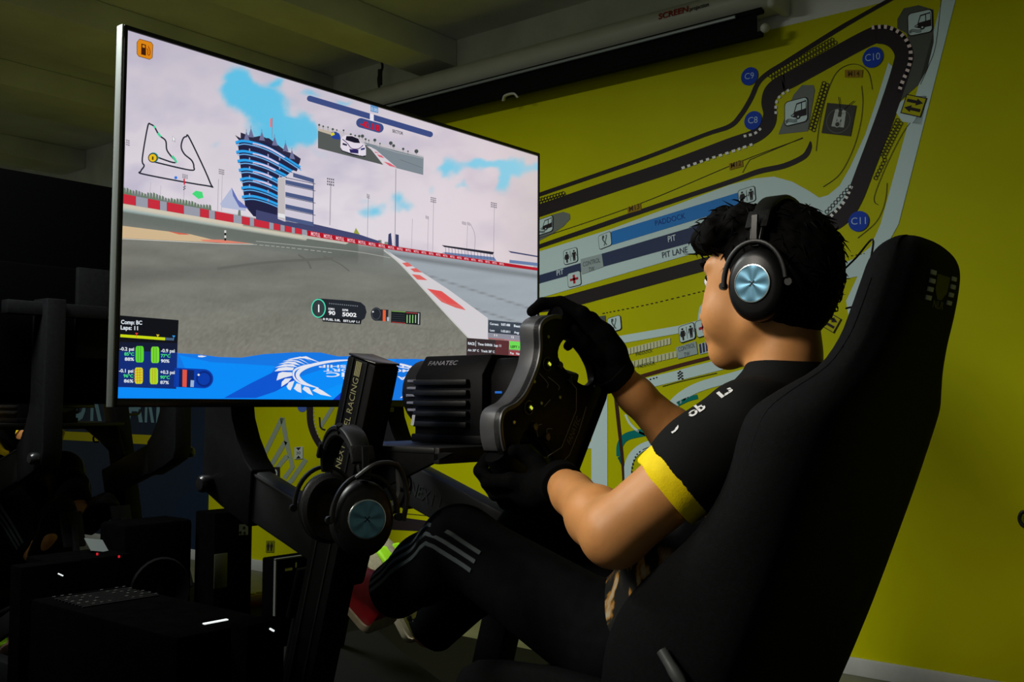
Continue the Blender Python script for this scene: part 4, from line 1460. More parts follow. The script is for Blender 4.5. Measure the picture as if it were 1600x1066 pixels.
RIGO = Vector((1.5, 1.2, 0))
rig = empty('racing_rig', RIGO)
tag(rig, 'black steel racing simulator frame carrying the wheel base and screen', 'simulator rig')
loc = lambda ob: setattr(ob, 'location', -RIGO) or ob
T = .22  # lean of the uprights
def upx(X, name):
    m = MB()
    # profile leaning towards the driver: bottom (Y 1.545, z .03) to top (Y 1.314, z .923)
    p, q = Vector((X, 1.57, .02)), Vector((X, 1.318, .922))
    m.beam(p, q, .06, .074, (0, 1, .28), .006)
    ob = loc(m.build(name, M_frame, rig))
    return ob
ul = upx(1.23, 'upright')
ur = upx(1.77, 'upright')
ax = (Vector((0, 1.318-1.57, .922-.02))).normalized()
ay = Vector((0, ax.z, -ax.y))  # across the side face, away from the driver
# channel lines and end cap on the near upright
mm = MB()
for k in (-.018, .018):
    a = Vector((1.1985, 1.57, .02))+ay*k; b = Vector((1.1985, 1.318, .922))+ay*k
    mm.beam(a, b, .002, .003, ay, 0)
mm.build('profile_groove', M_frame2, ul)
MB().beam(Vector((1.23, 1.318, .922)), Vector((1.23, 1.318, .922))+ax*.004, .058, .072, (0, 1, .28), .002).build('end_cap', M_blackgloss, ul)
bm_ = MB()
bm_.lathe([(0, 0), (.0035, 0), (.0035, .003), (0, .003)], axis_mx((1.24, 1.293, .912), (0, -1, -.2)), 10)
bm_.build('bolt', M_bolt, ul)
# lettering running up the near upright
topc = Vector((1.1988, 1.318, .922))
def upf(u, v, layer):
    return topc-ax*u+ay*v+Vector((-.0003*layer, 0, 0))
g = Flat(lambda x, y, l: upf(x, y, l), 1)
TX = (150, 148, 110)
g.text('NEXT LEVEL RACING', (.195, -.005), (.033, -.005), (.195, .009), TX, 1, .0)
for k in range(4):
    g.poly([(.004, .009-k*.0038), (.030, .009-k*.0038), (.030, .0064-k*.0038), (.004, .0064-k*.0038)], TX, 1)
g.build('lettering', M_printdark, ul, (0, 0, 0))
# floor rails and cross bars
for X in (1.23, 1.77):
    loc(MB().beam((X, .15, .05), (X, 1.95, .05), .05, .08, (0, 0, 1), .006).build('floor_rail', M_frame, rig))
for Y in (.25, .62, 1.05, 1.9):
    loc(MB().beam((1.255, Y, .05), (1.745, Y, .05), .05, .05, (0, 0, 1), .005).build('cross_bar', M_frame, rig))
# wheel deck
loc(MB().box((1.26, 1.20, .762), (1.70, 1.46, .773), .003).box((1.262, 1.19, .745), (1.64, 1.205, .773), .003).box((1.69, 1.30, .70), (1.74, 1.44, .773), .003).build('wheel_deck', M_frame2, rig))
gus = MB()
for X in (1.262,):
    gus.prism([(1.16, .765), (1.42, .765), (1.475, .66), (1.44, .64), (1.32, .70)], 0, .012, Matrix(((0, 0, 1, X), (1, 0, 0, 0), (0, 1, 0, 0), (0, 0, 0, 1))), .002)
loc(gus.build('deck_bracket', M_frame, rig))
# screen arms: beam from the upright up to a post behind the television
for X, s in ((1.283, -1), (1.717, 1)):
    a = MB()
    an = Vector((0, -.318, .948))
    P_, Q_ = Vector((X, 1.40, .560)), Vector((X, 1.80, .694))
    a.beam(P_, Q_, .045, .098, an, .008)
    ob = loc(a.build('screen_arm', M_frame2, rig))
    e_ = an*.044+Vector((.0235 if s > 0 else -.0235, 0, 0))
    MB().beam(P_+e_, Q_+e_, .003, .005, an, .001).build('edge_ridge', M_steel, ob)
    po = MB()
    out = [(1.70, .60), (1.79, .635), (1.845, .66), (1.858, .70), (1.855, .80), (1.855, 1.15), (1.768, 1.15), (1.768, .86), (1.760, .815), (1.742, .775), (1.715, .735), (1.69, .712)]
    po.prism(out, -.03, .03, Matrix(((0, 0, 1, X), (1, 0, 0, 0), (0, 1, 0, 0), (0, 0, 0, 1))), .004)
    loc(po.build('screen_post', M_frame, rig))
    k = MB()
    k.lathe([(0, 0), (.016, 0), (.018, .004), (.018, .02), (.013, .026), (0, .027)], axis_mx((X+s*.03, 1.83, .68), (s, 0, 0)), 12)
    loc(k.build('clamp_knob', M_blackgloss, rig))
loc(MB().beam((1.15, 1.81, 1.12), (1.85, 1.81, 1.12), .04, .04, (0, 0, 1), .003).box((1.38, 1.773, .98), (1.62, 1.79, 1.26), .002).build('screen_crossbar', M_frame, rig))
# far arm lettering
ft = Flat(lambda x, y, l: Vector((1.6935-.0003*l, 1.80-x*.948, .694-x*.318))+Vector((0, -.318, .948))*y, 1)
ft.text('NEXT LEVEL', (.12, -.016), (.30, -.016), (.12, .014), (40, 42, 42), 1, .01)
loc(ft.build('arm_lettering', M_printdark, rig))
# pedal plate and pedals
loc(MB().beam((1.5, 1.50, .17), (1.5, 1.86, .30), .46, .012, (0, -.34, .94), .003).beam((1.262, 1.52, .11), (1.262, 1.88, .28), .02, .06, (0, -.34, .94), .003).beam((1.738, 1.52, .11), (1.738, 1.88, .28), .02, .06, (0, -.34, .94), .003).build('pedal_plate', M_roll, rig))
for X, yy in ((1.40, 1.70), (1.60, 1.765)):
    p = MB()
    p.beam((X, yy+.06, .26), (X, yy+.005, .47), .02, .012, (0, 1, .2), .003)
    p.box((-.035, -.006, -.05), (.035, .006, .06), .004, 2, Matrix.Translation((X, yy, .45)) @ Matrix.Rotation(.3, 4, 'X'))
    loc(p.build('pedal', M_frame, rig))
# seat rails / seat mount
loc(MB().beam((1.33, .55, .12), (1.33, 1.15, .16), .035, .05, (0, 0, 1), .004).beam((1.67, .55, .12), (1.67, 1.15, .16), .035, .05, (0, 0, 1), .004).box((1.30, .6, .15), (1.70, 1.1, .18), .004).build('seat_mount', M_frame, rig))
# headset hook
loc(MB().tube(cr_spline([(1.205, 1.345, .797), (1.16, 1.29, .799), (1.065, 1.21, .798), (1.045, 1.195, .815)], 5), .005, 8).tube(cr_spline([(1.26, 1.30, .74), (1.27, 1.27, .72), (1.265, 1.262, .70), (1.25, 1.27, .70)], 5), .0035, 6).build('headset_hook', M_frame, rig))
# cables under the deck
tag(MB().tube(cr_spline([(1.285, 1.34, .765), (1.275, 1.30, .75), (1.262, 1.28, .72), (1.258, 1.275, .69), (1.25, 1.29, .665), (1.24, 1.31, .66)], 6), .010, 8).build('cable_bundle', M_cable), 'thick black cable hanging below the wheel deck beside the headset', 'cable')

# ------------------------------------------------------------------ wheel base
wb = empty('wheel_base', (1.5, 1.3, .774))
tag(wb, 'black ribbed direct drive motor box mounted behind the steering wheel', 'wheel base')
o = Vector(wb.location)
loc = lambda ob: setattr(ob, 'location', -o) or ob
XL, XR, YA, YB = 1.40, 1.60, 1.215, 1.385
yz = Matrix(((1, 0, 0, 0), (0, 0, 1, 0), (0, 1, 0, 0), (0, 0, 0, 1)))
sec = [(XL, .785), (XL, .90), (XL+.028, .938), (XR-.028, .938), (XR, .90), (XR, .785)]
body = MB().prism(sec, YA, YB, yz, .003)
body.box((XL-.006, YA-.004, .774), (XR+.006, YB+.004, .790), .003)
loc(body.build('housing', M_frame, wb))
for i in range(5):
    z = .803+i*.0195
    loc(MB().box((XL-.011, YA+.03, z), (XL+.002, YB-.004, z+.011), .003).build('cooling_fin', M_frame2, wb))
for i in range(5):
    z = .803+i*.0195
    loc(MB().box((XR-.002, YA+.03, z), (XR+.011, YB-.004, z+.011), .003).build('cooling_fin', M_frame2, wb))
loc(MB().lathe([(0, 0), (.058, 0), (.065, .006), (.065, .045), (.06, .05), (0, .05)], axis_mx((1.475, YB, .868), (0, 1, 0)), 28).build('rear_motor_can', M_frame2, wb))
tk = MB()
for i in range(5): tk.box((1.405+.002*abs(i-2), YB+.006, .832+i*.014), (1.4125+.002*abs(i-2), YB+.03, .837+i*.014), .001)
loc(tk.build('highlight_tick', mat('pale_highlight', (.35, .36, .46), .4), wb))  # highlights on the motor can, painted as pale ticks
hub = MB()
hub.lathe([(0, 0), (.062, 0), (.062, -.012), (.052, -.02), (.05, -.03), (.043, -.034), (.040, -.05), (.034, -.054), (.03, -.085), (0, -.085)], axis_mx((1.49, YA, .858), (0, 1, 0)), 30)
loc(hub.build('hub', M_blackgloss, wb))
sh = MB()
sh.prism([(XL+.02, .895), (XL+.04, .932), (1.50, .925), (1.555, .915), (1.56, .80), (1.42, .80)], YA-.06, YA+.002, yz, .006)
loc(sh.build('front_shroud', M_frame, wb))
loc(MB().box((XL+.018, YA-.03, .866), (XL+.021, YA-.015, .870)).build('status_light', M_blue, wb))
ch0, ch1 = Vector((XL, 0, .90)), Vector((XL+.028, 0, .938))
cdv = (ch1-ch0).normalized(); cn = Vector((-cdv.z, 0, cdv.x))
g = Flat(lambda x, y, l: ch0+cdv*(.021+y)+cn*(.0008*l)+Vector((0, x, 0)), 1)
g.text('FANATEC', (1.365, .003), (1.291, .003), (1.365, .013), (150, 152, 156), 1, .01)
V1, F1 = text2d('1', .02)
g.raw([Vector((1.3882, 1.384-.008*u-.004*v, .806+.019*v)) for u, v in V1], F1, (210, 214, 220))
ob = g.build('lettering', M_printdark, wb, o)

# ------------------------------------------------------------------ steering wheel, turned to the left
WC = Vector((1.485, 1.112, .843))
wa = radians(56)
wu, wv = Vector((cos(wa), 0, sin(wa))), Vector((-sin(wa), 0, cos(wa)))
WM = Matrix(((wu.x, wv.x, 0, WC.x), (0, 0, -1, WC.y), (wu.z, wv.z, 0, WC.z), (0, 0, 0, 1)))  # local z towards the driver
sw = empty('steering_wheel', WC)
tag(sw, 'black flat bottomed racing wheel with a grey upper edge, turned in the gloved hands', 'steering wheel')
o = WC
loc = lambda ob: setattr(ob, 'location', -o) or ob
half = [(0, .088), (.03, .090), (.058, .100), (.082, .118), (.098, .122), (.118, .113), (.142, .088), (.160, .045), (.166, .0), (.162, -.05), (.150, -.09), (.128, -.117), (.10, -.123), (.0, -.123)]
right = cr_spline([(p[0], p[1], 0) for p in half], 5)
outl = [(p.x, p.y) for p in right]+[(-p.x, p.y) for p in reversed(right[1:-1])]
hole = [(p.x, p.y) for p in cr_spline([(.078, .045, 0), (.112, .05, 0), (.128, .02, 0), (.126, -.045, 0), (.108, -.07, 0), (.084, -.055, 0), (.072, -.01, 0)], 4, True)]
hole2 = [(-x, y) for x, y in reversed(hole)]
loc(MB().prism(outl, -.012, .0, WM, .002, (hole, hole2)).build('face_plate', M_carbon, sw))
# thick outer rim shell (grey along the top edge, black along the bottom)
def shell(pts, t, z0, z1):
    inn = []
    n = len(pts)
    for i in range(n):
        a, b = Vector(pts[max(i-1, 0)]), Vector(pts[min(i+1, n-1)])
        d = (b-a).normalized()
        inn.append((pts[i][0]+d.y*t, pts[i][1]-d.x*t))
    return list(pts)+inn[::-1]
allr = [(-p.x, p.y) for p in reversed(right[1:])]+[(p.x, p.y) for p in right]
i0 = next(i for i, p in enumerate(allr) if p[0] > -.15 and p[1] > 0)
i1 = max(i for i, p in enumerate(allr) if p[0] < .15 and p[1] > 0)
loc(MB().prism(shell(allr[i0:i1+1], .008, 0, 0), -.044, .003, WM, .0015).build('grey_rim_edge', M_wheelgrey, sw))
for s in (-1, 1):
    gp = [(.150, .075, -.02), (.160, .04, -.02), (.1635, .0, -.02), (.160, -.045, -.02), (.150, -.082, -.02), (.13, -.108, -.02)]
    loc(MB().tube([WM @ Vector((s*x, y, z)) for x, y, z in cr_spline(gp, 5)], .019, 14).build('grip', M_suede, sw))
loc(MB().prism(shell([(.13, -.115), (.10, -.123), (0, -.123), (-.10, -.123), (-.13, -.115)], .012, 0, 0), -.04, .004, WM, .002).build('lower_rim_edge', M_suede, sw))
loc(MB().prism([(-.07, -.06), (-.05, -.09), (.05, -.09), (.07, -.06), (.07, .06), (.055, .085), (-.055, .085), (-.07, .06)], -.04, -.010, WM, .004).build('electronics_box', M_carbon, sw))
for s in (-1, 1):
    loc(MB().prism([(s*.04, .045), (s*.10, .055), (s*.105, .015), (s*.04, .02)], -.058, -.052, WM, .001).build('shift_paddle', M_wheelgrey, sw))
bt = [(-.047, .066), (.047, .066), (-.066, .035), (.066, .035), (-.062, -.005), (.062, -.005)]
for (x, y) in bt:
    loc(MB().lathe([(0, .006), (.006, .006), (.0075, .004), (.0075, 0), (0, 0)], WM @ Matrix.Translation((x, y, .0)), 14).build('button', M_blackgloss, sw))
for (x, y) in ((-.047, .066), (.047, .066)):
    b = loc(MB().tube([WM @ Vector((x+.012*cos(a), y+.012*sin(a), .002)) for a in [2*pi*k/16 for k in range(13)]], .001, 6).build('button_guard', M_wheelgrey, sw))
    loc(MB().box((x-.0025, y-.004, .006), (x+.0025, y+.004, .0085), .001, 1, WM).build('lime_marker', M_lime, sw))
ln = MB()
for pts in (((-.088, -.028), (-.052, -.055), (.028, -.055), (.062, -.033), (.062, .0)), ((-.082, -.068), (-.05, -.083), (.0, -.084), (.052, -.078))):
    ln.band([WM @ Vector((p.x, p.y, .0008)) for p in [Vector((q[0], q[1], 0)) for q in pts]], tuple(wv), .0016, .0008)
for pts in (((-.075, .015), (-.062, .028), (-.05, .018)), ((-.066, -.012), (-.05, .0), (-.04, -.012)), ((.02, .075), (.02, .045), (.012, .042)), ((.03, .05), (.035, .015), (.028, .012)), ((-.02, .03), (.0, .022))):
    ln.tube([WM @ Vector((p.x, p.y, .001)) for p in cr_spline([(q[0], q[1], 0) for q in pts], 4)], .0008, 5)
loc(ln.build('face_line', M_line, sw))
g = Flat(lambda x, y, l: WM @ Vector((x, y, .0004*l+.0004)), 1)
g.text('FANATEC', (-.034, -.075), (.022, -.075), (-.034, -.062), (120, 120, 116), 1, .01)
g.build('lettering', M_printdark, sw, o)
for (x, y) in ((.09, .09), (.0, .078), (-.02, .04), (.02, .0), (.10, -.08), (-.09, .085)):
    loc(MB().lathe([(0, .002), (.0028, .002), (.0035, .0005), (0, .0005)], WM @ Matrix.Translation((x, y, 0)), 10).build('bolt', M_bolt, sw))
loc(MB().lathe([(0, .0), (.03, .0), (.03, .02), (0, .02)], axis_mx((1.488, 1.135, .851), (0, 1, 0)), 24).build('quick_release', M_blackgloss, sw))

# ------------------------------------------------------------------ bucket seat
seat = empty('bucket_seat', (1.5, .75, .18))
tag(seat, 'tall black fabric bucket racing seat seen from behind and the side', 'racing seat')
o = Vector(seat.location)
loc = lambda ob: setattr(ob, 'location', -o) or ob
ST = [(.20, .742, .88, .86, .262), (.30, .715, .875, .845, .266), (.42, .665, .862, .80, .268), (.50, .632, .850, .755, .268), (.56, .608, .822, .715, .266), (.61, .588, .778, .69, .263), (.66, .568, .722, .665, .26), (.71, .549, .682, .645, .259), (.76, .531, .658, .625, .257), (.81, .513, .645, .61, .252), (.842, .501, .632, .60, .242), (.868, .492, .603, .588, .218), (.90, .480, .562, .568, .180), (.94, .466, .541, .55, .152), (.98, .453, .528, .537, .140), (1.02, .443, .516, .524, .131), (1.048, .439, .508, .514, .122), (1.068, .444, .499, .502, .106), (1.082, .455, .488, .489, .078), (1.087, .464, .479, .479, .05)]
rings_ = []
for (z, yr, yf, yc, hw) in ST:
    yr -= .0
    d = yf-yr
    h = [(-1.0, yr+d*.45), (-.99, yr+d*.75), (-.93, yf-.006), (-.84, yf), (-.74, yf-.012), (-.62, yc+(yf-yc)*.4), (-.45, yc+.004), (0, yc-.004)]
    rear = [(0, yr), (-.5, yr+.001), (-.8, yr+.006), (-.94, yr+.022)]
    pts = [(hw*x, y) for x, y in h]
    pts += [(-x, y) for x, y in reversed(pts[:-1])]
    rr = [(hw*x, y) for x, y in rear]
    rp = [(-x, y) for x, y in reversed(rr[1:])]+rr
    loop = pts+rp
    ring = cr_spline([(1.5+x, y, z) for x, y in loop], 3, True)
    rings_.append(ring)
# interpolate between stations
R2 = []
for j in range(len(rings_[0])):
    R2.append(cr_spline([r[j] for r in rings_], 3))
rings2 = [[R2[j][i] for j in range(len(R2))] for i in range(len(R2[0]))]
loc(MB().loft(rings2).build('backrest', M_fabric, seat, sharp=70))
cu_ = []
for (y, zt, zc, hw) in ((.80, .40, .33, .262), (.86, .445, .335, .266), (.95, .45, .345, .268), (1.04, .446, .36, .268), (1.10, .436, .37, .264), (1.14, .415, .372, .25), (1.165, .385, .36, .23), (1.175, .35, .34, .20)):
    zb_ = .20+max(0, y-1.06)*.8
    l = [(-1, zb_+.06), (-1, zt-.03), (-.93, zt), (-.82, zt-.01), (-.68, zc+.02), (-.5, zc), (0, zc+.006)]
    l += [(-x, z) for x, z in reversed(l[:-1])]
    l += [(.9, zb_), (0, zb_-.01), (-.9, zb_)]
    cu_.append(cr_spline([(1.5+x*hw, y, z) for x, z in l], 3, True))
loc(MB().loft(cu_).build('cushion', M_fabric, seat, sharp=70))
lv = MB()
lv.tube(cr_spline([(1.222, .735, .515), (1.218, .71, .487), (1.220, .69, .462)], 5), [.008]*4+[.009]*3+[.007]*4, 10)
loc(lv.build('recline_lever', mat('grey_lever', (.05, .055, .055), .4), seat))
nb = Vector((0, -.98, -.2))
def rear_pt(u, v, d=.0):  # on the head section's rear face
    z = 1.01+v
    y = np.interp(z, [s[0] for s in ST], [s[1] for s in ST])
    return Vector((1.5+u, y-d, z))
for c in (-1, 1):
    for k in range(4):
        u, v = c*.047+.004, .022-k*.0115
        p = rear_pt(u, v, .0004)
        up_ = (rear_pt(u, v+.01)-rear_pt(u, v-.01)).normalized()
        loc(MB().beam(p-Vector((.011, 0, 0)), p+Vector((.011, 0, 0)), .0065, .003, up_.cross(Vector((1, 0, 0))), .0008).build('logo_bar', M_greyprint, seat))
g = Flat(lambda x, y, l: rear_pt(x, y, .0012+.0002*l), 1)
g.poly([(-.026, .022), (.032, .022), (.03, .0), (.012, -.012), (-.006, -.012), (-.024, .0)], (22, 24, 24), 1)
g.text('NLR', (-.02, -.024), (.028, -.024), (-.02, -.014), (46, 48, 48), 1, .02)
g.build('logo_print', M_printdark, seat, o)
# harness slots as stitched piping along the near bolster
pp = [(1.5-hw*.985, yr+(yf-yr)*.72, z) for (z, yr, yf, yc, hw) in ST[3:16]]
loc(MB().tube(cr_spline(pp, 4), .0022, 6).build('piping', M_fabric, seat))

# ------------------------------------------------------------------ the driver
H = np.array((1.5, .70, 1.03))
def hp(x, y, z): return (H[0]+x, H[1]+y, H[2]+z)
M_skin = mat('skin', (.50, .225, .075), .5, spec=.35, noise=.08, nscale=25, bump=.05, bscale=350)
M_skin.node_tree.nodes['Principled BSDF'].inputs['Subsurface Weight'].default_value = .12
M_skin.node_tree.nodes['Principled BSDF'].inputs['Subsurface Radius'].default_value = (.012, .005, .003)
M_hair = mat('black_hair', (.0022, .002, .002), .8, spec=.06, noise=.4, nscale=120)
M_shirt = mat('black_jersey', (.0055, .0058, .0058), .85, spec=.08, noise=.25, nscale=60, bump=.15, bscale=700)
M_cuff = mat('yellow_cuff', (.78, .60, .0), .7, spec=.2, noise=.06, nscale=80, bump=.2, bscale=400)
M_pants = mat('dark_track_pants', (.0026, .0029, .0036), .85, spec=.06, noise=.3, nscale=50, bump=.15, bscale=500)
M_stripe = mat('grey_stripe', (.045, .062, .07), .7)
M_glove = mat('black_glove', (.0022, .0022, .0025), .9, spec=.05, noise=.3, nscale=150, bump=.3, bscale=700)
M_eye = mat('eye_white', (.7, .68, .66), .2)
M_iris = mat('dark_iris', (.02, .01, .006), .15)
M_red = mat('red_shoe', (.42, .004, .012), .55, noise=.1, nscale=60)
M_redd = mat('dark_red_lace', (.11, .004, .006), .6)
M_sole = mat('beige_sole', (.50, .44, .30), .6, noise=.1, nscale=80)
M_whsh = mat('pale_mesh_shoe', (.42, .38, .24), .6, noise=.15, nscale=200)
M_neon = mat('neon_tongue', (.42, .95, .0), .6, noise=.08, nscale=60)

# shirt hem print: pale and orange streaks on the lower front
nt = M_shirt.node_tree
b = nt.nodes['Principled BSDF']
tc = nt.nodes.new('ShaderNodeTexCoord')
mpn = nt.nodes.new('ShaderNodeMapping'); mpn.inputs['Scale'].default_value = (30, 55, 22); mpn.inputs['Rotation'].default_value = (.6, .2, 0)
nz = nt.nodes.new('ShaderNodeTexNoise'); nz.inputs['Scale'].default_value = 1.0; nz.inputs['Detail'].default_value = 3
rp = nt.nodes.new('ShaderNodeValToRGB')
rp.color_ramp.elements[0].position = .44; rp.color_ramp.elements[0].color = (.010, .0105, .0105, 1)
rp.color_ramp.elements[1].position = .72; rp.color_ramp.elements[1].color = (.35, .34, .26, 1)
e = rp.color_ramp.elements.new(.56); e.color = (.25, .12, .02, 1)
e = rp.color_ramp.elements.new(.50); e.color = (.02, .018, .012, 1)
sx = nt.nodes.new('ShaderNodeSeparateXYZ')
m1 = nt.nodes.new('ShaderNodeMapRange'); m1.inputs['From Min'].default_value = .335; m1.inputs['From Max'].default_value = .32  # object z: base at .30
mixn = nt.nodes.new('ShaderNodeMix'); mixn.data_type = 'RGBA'
mixn.inputs[6].default_value = (.0055, .0058, .0058, 1)
nt.links.new(tc.outputs['Object'], mpn.inputs['Vector']); nt.links.new(mpn.outputs[0], nz.inputs['Vector']); nt.links.new(nz.outputs['Fac'], rp.inputs['Fac'])
nt.links.new(tc.outputs['Object'], sx.inputs[0]); nt.links.new(sx.outputs['Z'], m1.inputs['Value'])
nt.links.new(m1.outputs[0], mixn.inputs[0]); nt.links.new(rp.outputs[0], mixn.inputs[7]); nt.links.new(mixn.outputs[2], b.inputs['Base Color'])

BASE = (1.5, .9, .30)
L_SH, L_EL, L_WR = (1.335, .676, .812), (1.243, .826, .662), (1.372, 1.018, .718)
R_SH, R_EL, R_WR = (1.665, .685, .812), (1.775, .985, .745), (1.618, 1.075, .905)
KNEE_L, ANK_L, KNEE_R, ANK_R = (1.365, 1.235, .598), (1.43, 1.465, .480), (1.63, 1.27, .60), (1.60, 1.53, .37)
HIP_L, HIP_R = (1.41, .93, .455), (1.59, .93, .455)


def W3(p): return tuple(WM @ Vector(p))


# finger chains in wheel coordinates: right hand over the upper grip, left hand round the lower one
RH = dict(palm=[((.130, -.082, .042), .026), ((.150, -.045, .036), .028), ((.166, -.012, .028), .026)],
          knuck=[((.178, .044, .012), .0125), ((.184, .018, .016), .0125), ((.184, -.008, .018), .012), ((.180, -.032, .020), .011)],
          fingers=[[(.178, .044, .012), (.184, .072, -.022), (.166, .094, -.044), (.140, .104, -.050)],
                   [(.184, .018, .016), (.196, .028, -.028), (.178, .036, -.054), (.150, .038, -.054)],
                   [(.184, -.008, .018), (.197, -.002, -.028), (.180, .004, -.055), (.152, .006, -.056)],
                   [(.180, -.032, .020), (.191, -.030, -.022), (.176, -.026, -.046), (.154, -.022, -.050)]],
          thumb=[(.138, -.058, .040), (.128, -.018, .030), (.130, .018, .018), (.138, .044, .010)])
LH = dict(palm=[((-.166, .012, .074), .026), ((-.176, .010, .046), .029), ((-.180, .008, .022), .026)],
          knuck=[((-.182, .046, .010), .0125), ((-.187, .020, .012), .0125), ((-.187, -.006, .012), .012), ((-.182, -.030, .010), .011)],
          fingers=[[(-.182, .046, .010), (-.192, .056, -.028), (-.174, .060, -.053), (-.148, .058, -.052)],
                   [(-.187, .020, .012), (-.198, .026, -.030), (-.180, .028, -.056), (-.152, .026, -.055)],
                   [(-.187, -.006, .012), (-.197, -.006, -.030), (-.180, -.006, -.056), (-.153, -.006, -.055)],
                   [(-.182, -.030, .010), (-.191, -.036, -.026), (-.175, -.038, -.048), (-.152, -.036, -.050)]],
          thumb=[(-.160, .022, .058), (-.138, .034, .036), (-.130, .050, .018), (-.136, .068, .008)])


def hand(F, D, g=0):
    P = D['palm']
    for (a, ra), (b, rb) in zip(P, P[1:]): F.cone(W3(a), W3(b), ra+g, rb+g, .012)
    for k in D['knuck']:
        F.cone(W3(P[1][0]), W3(k[0]), .019+g, k[1]+g, .008)
    for fi, ch in enumerate(D['fingers']):
        r0 = .0095 if fi < 3 else .0085
        F.chain([W3(p) for p in ch], [r0+.0012+g, r0+.0004+g, r0-.0006+g, r0-.0018+g], .004)
    F.chain([W3(p) for p in D['thumb']], [.016+g, .0125+g, .011+g, .009+g], .006)


def torso(F, g=0):
    F.ell((1.5, .905, .465), (.165+g, .125+g, .105+g), .04)
    F.ell((1.5, .825, .58), (.150+g, .112+g, .13+g), .05)
    F.ell((1.5, .712, .725), (.155+g, .102+g, .145+g), .05)
    F.cone((1.40, .678, .832), (1.60, .678, .832), .048+g, .048+g, .05)
    F.cone((1.37, .690, .78), (1.63, .690, .78), .06+g, .06+g, .05)


def head(F):
    F.ell(hp(0, .002, .030), (.076, .099, .088), .01)
    F.ell(hp(0, .045, -.025), (.063, .066, .082), .03)
    F.cone(hp(-.046, .010, -.055), hp(0, .079, -.096), .020, .020, .03)
    F.cone(hp(.046, .010, -.055), hp(0, .079, -.096), .020, .020, .03)
    F.ell(hp(0, .077, -.099), (.022, .018, .017), .02)       # chin
    for s in (-1, 1):
        F.ell(hp(s*.040, .066, -.042), (.027, .032, .034), .02)   # cheek
        F.cone(hp(s*.012, .101, .038), hp(s*.046, .082, .040), .010, .008, .014)  # brow
        F.ell(hp(s*.032, .106, .016), (.018, .013, .012), .012, sub=True)  # socket
        F.ell(hp(s*.079, -.012, -.002), (.010, .020, .032), .008)   # ear
        F.cone(hp(s*.011, .102, -.042), hp(s*.011, .105, -.042), .008, .008, .008)
    F.cone(hp(0, .102, .020), hp(0, .113, -.036), .007, .0110, .010)   # nose
    F.ell(hp(0, .1155, -.040), (.011, .010, .009), .008)
    F.cone(hp(-.022, .096, -.066), hp(.022, .096, -.066), .0115, .0115, .012)
    F.cone(hp(-.012, .104, -.064), hp(.012, .104, -.064), .0075, .0075, .006)   # lips
    F.cone(hp(-.011, .102, -.077), hp(.011, .102, -.077), .0075, .0075, .008)
    F.cone(hp(-.017, .113, -.0710), hp(.017, .113, -.0710), .0022, .0022, .004, sub=True)


hh = .004
B = Field((1.13, .54, .24), (1.90, 1.80, 1.20), hh)
torso(B)
B.chain([(1.5, .690, .84), (1.5, .679, .92), hp(0, -.022, -.05)], [.066, .050, .053], .03)
head(B)
B.chain([L_SH, L_EL], [.054, .048], .03)
el = np.array(L_EL); wr = np.array(L_WR)
B.chain([L_EL, tuple(el+(wr-el)*.3), tuple(el+(wr-el)*.75), L_WR], [.044, .044, .032, .0275], .02)
B.chain([R_SH, R_EL], [.054, .046], .03)
el = np.array(R_EL); wr = np.array(R_WR)
B.chain([R_EL, tuple(el+(wr-el)*.3), tuple(el+(wr-el)*.75), R_WR], [.043, .044, .033, .0275], .02)
B.cone(L_WR, W3(LH['palm'][0][0]), .0275, .026, .012)
B.cone(R_WR, W3(RH['palm'][0][0]), .0275, .026, .012)
hand(B, LH); hand(B, RH)
for hip, kn, an in ((HIP_L, KNEE_L, ANK_L), (HIP_R, KNEE_R, ANK_R)):
    B.chain([hip, kn, an], [.075, .052, .036], .03)
    B.cone(an, (1.432, 1.585, .478) if an is ANK_L else (1.60, 1.62, .425), .036, .026, .02)
person = B.build('person', M_skin, None, BASE)
person.location = BASE
tag(person, 'young driver with short black hair, black shirt with yellow cuffs and gloves, gripping the wheel', 'person')
del B

for s in (-1, 1):
    e = bmesh.new(); bmesh.ops.create_uvsphere(e, u_segments=16, v_segments=10, radius=.0118)
    for v in e.verts: v.co += Vector(hp(s*.031, .0885, .015))-Vector(BASE)
    eo = finish(e, 'eye', M_eye, person)
    MB().lathe([(0, .0122), (.0055, .0112), (.0058, .0106), (0, .0106)], axis_mx(Vector(hp(s*.031, .0885, .015))-Vector(BASE), (.12, 1, -.05)), 16).build('iris', M_iris, eo)
    lid = MB().tube([Vector(hp(s*(.018+.027*t), .101-.012*t*t, .0225+.004*sin(pi*t)-.006*t))-Vector(BASE) for t in [k/8 for k in range(9)]], .0022, 6)
    lid.build('eyelash', M_hair, person)
    MB().tube([Vector(hp(s*(.014+.036*t), .1095-.020*t*t, .041+.006*sin(pi*t*.8)))-Vector(BASE) for t in [k/8 for k in range(9)]], [.003, .0042, .0045, .0045, .0042, .004, .0034, .0026, .0015], 6).build('eyebrow', M_hair, person)

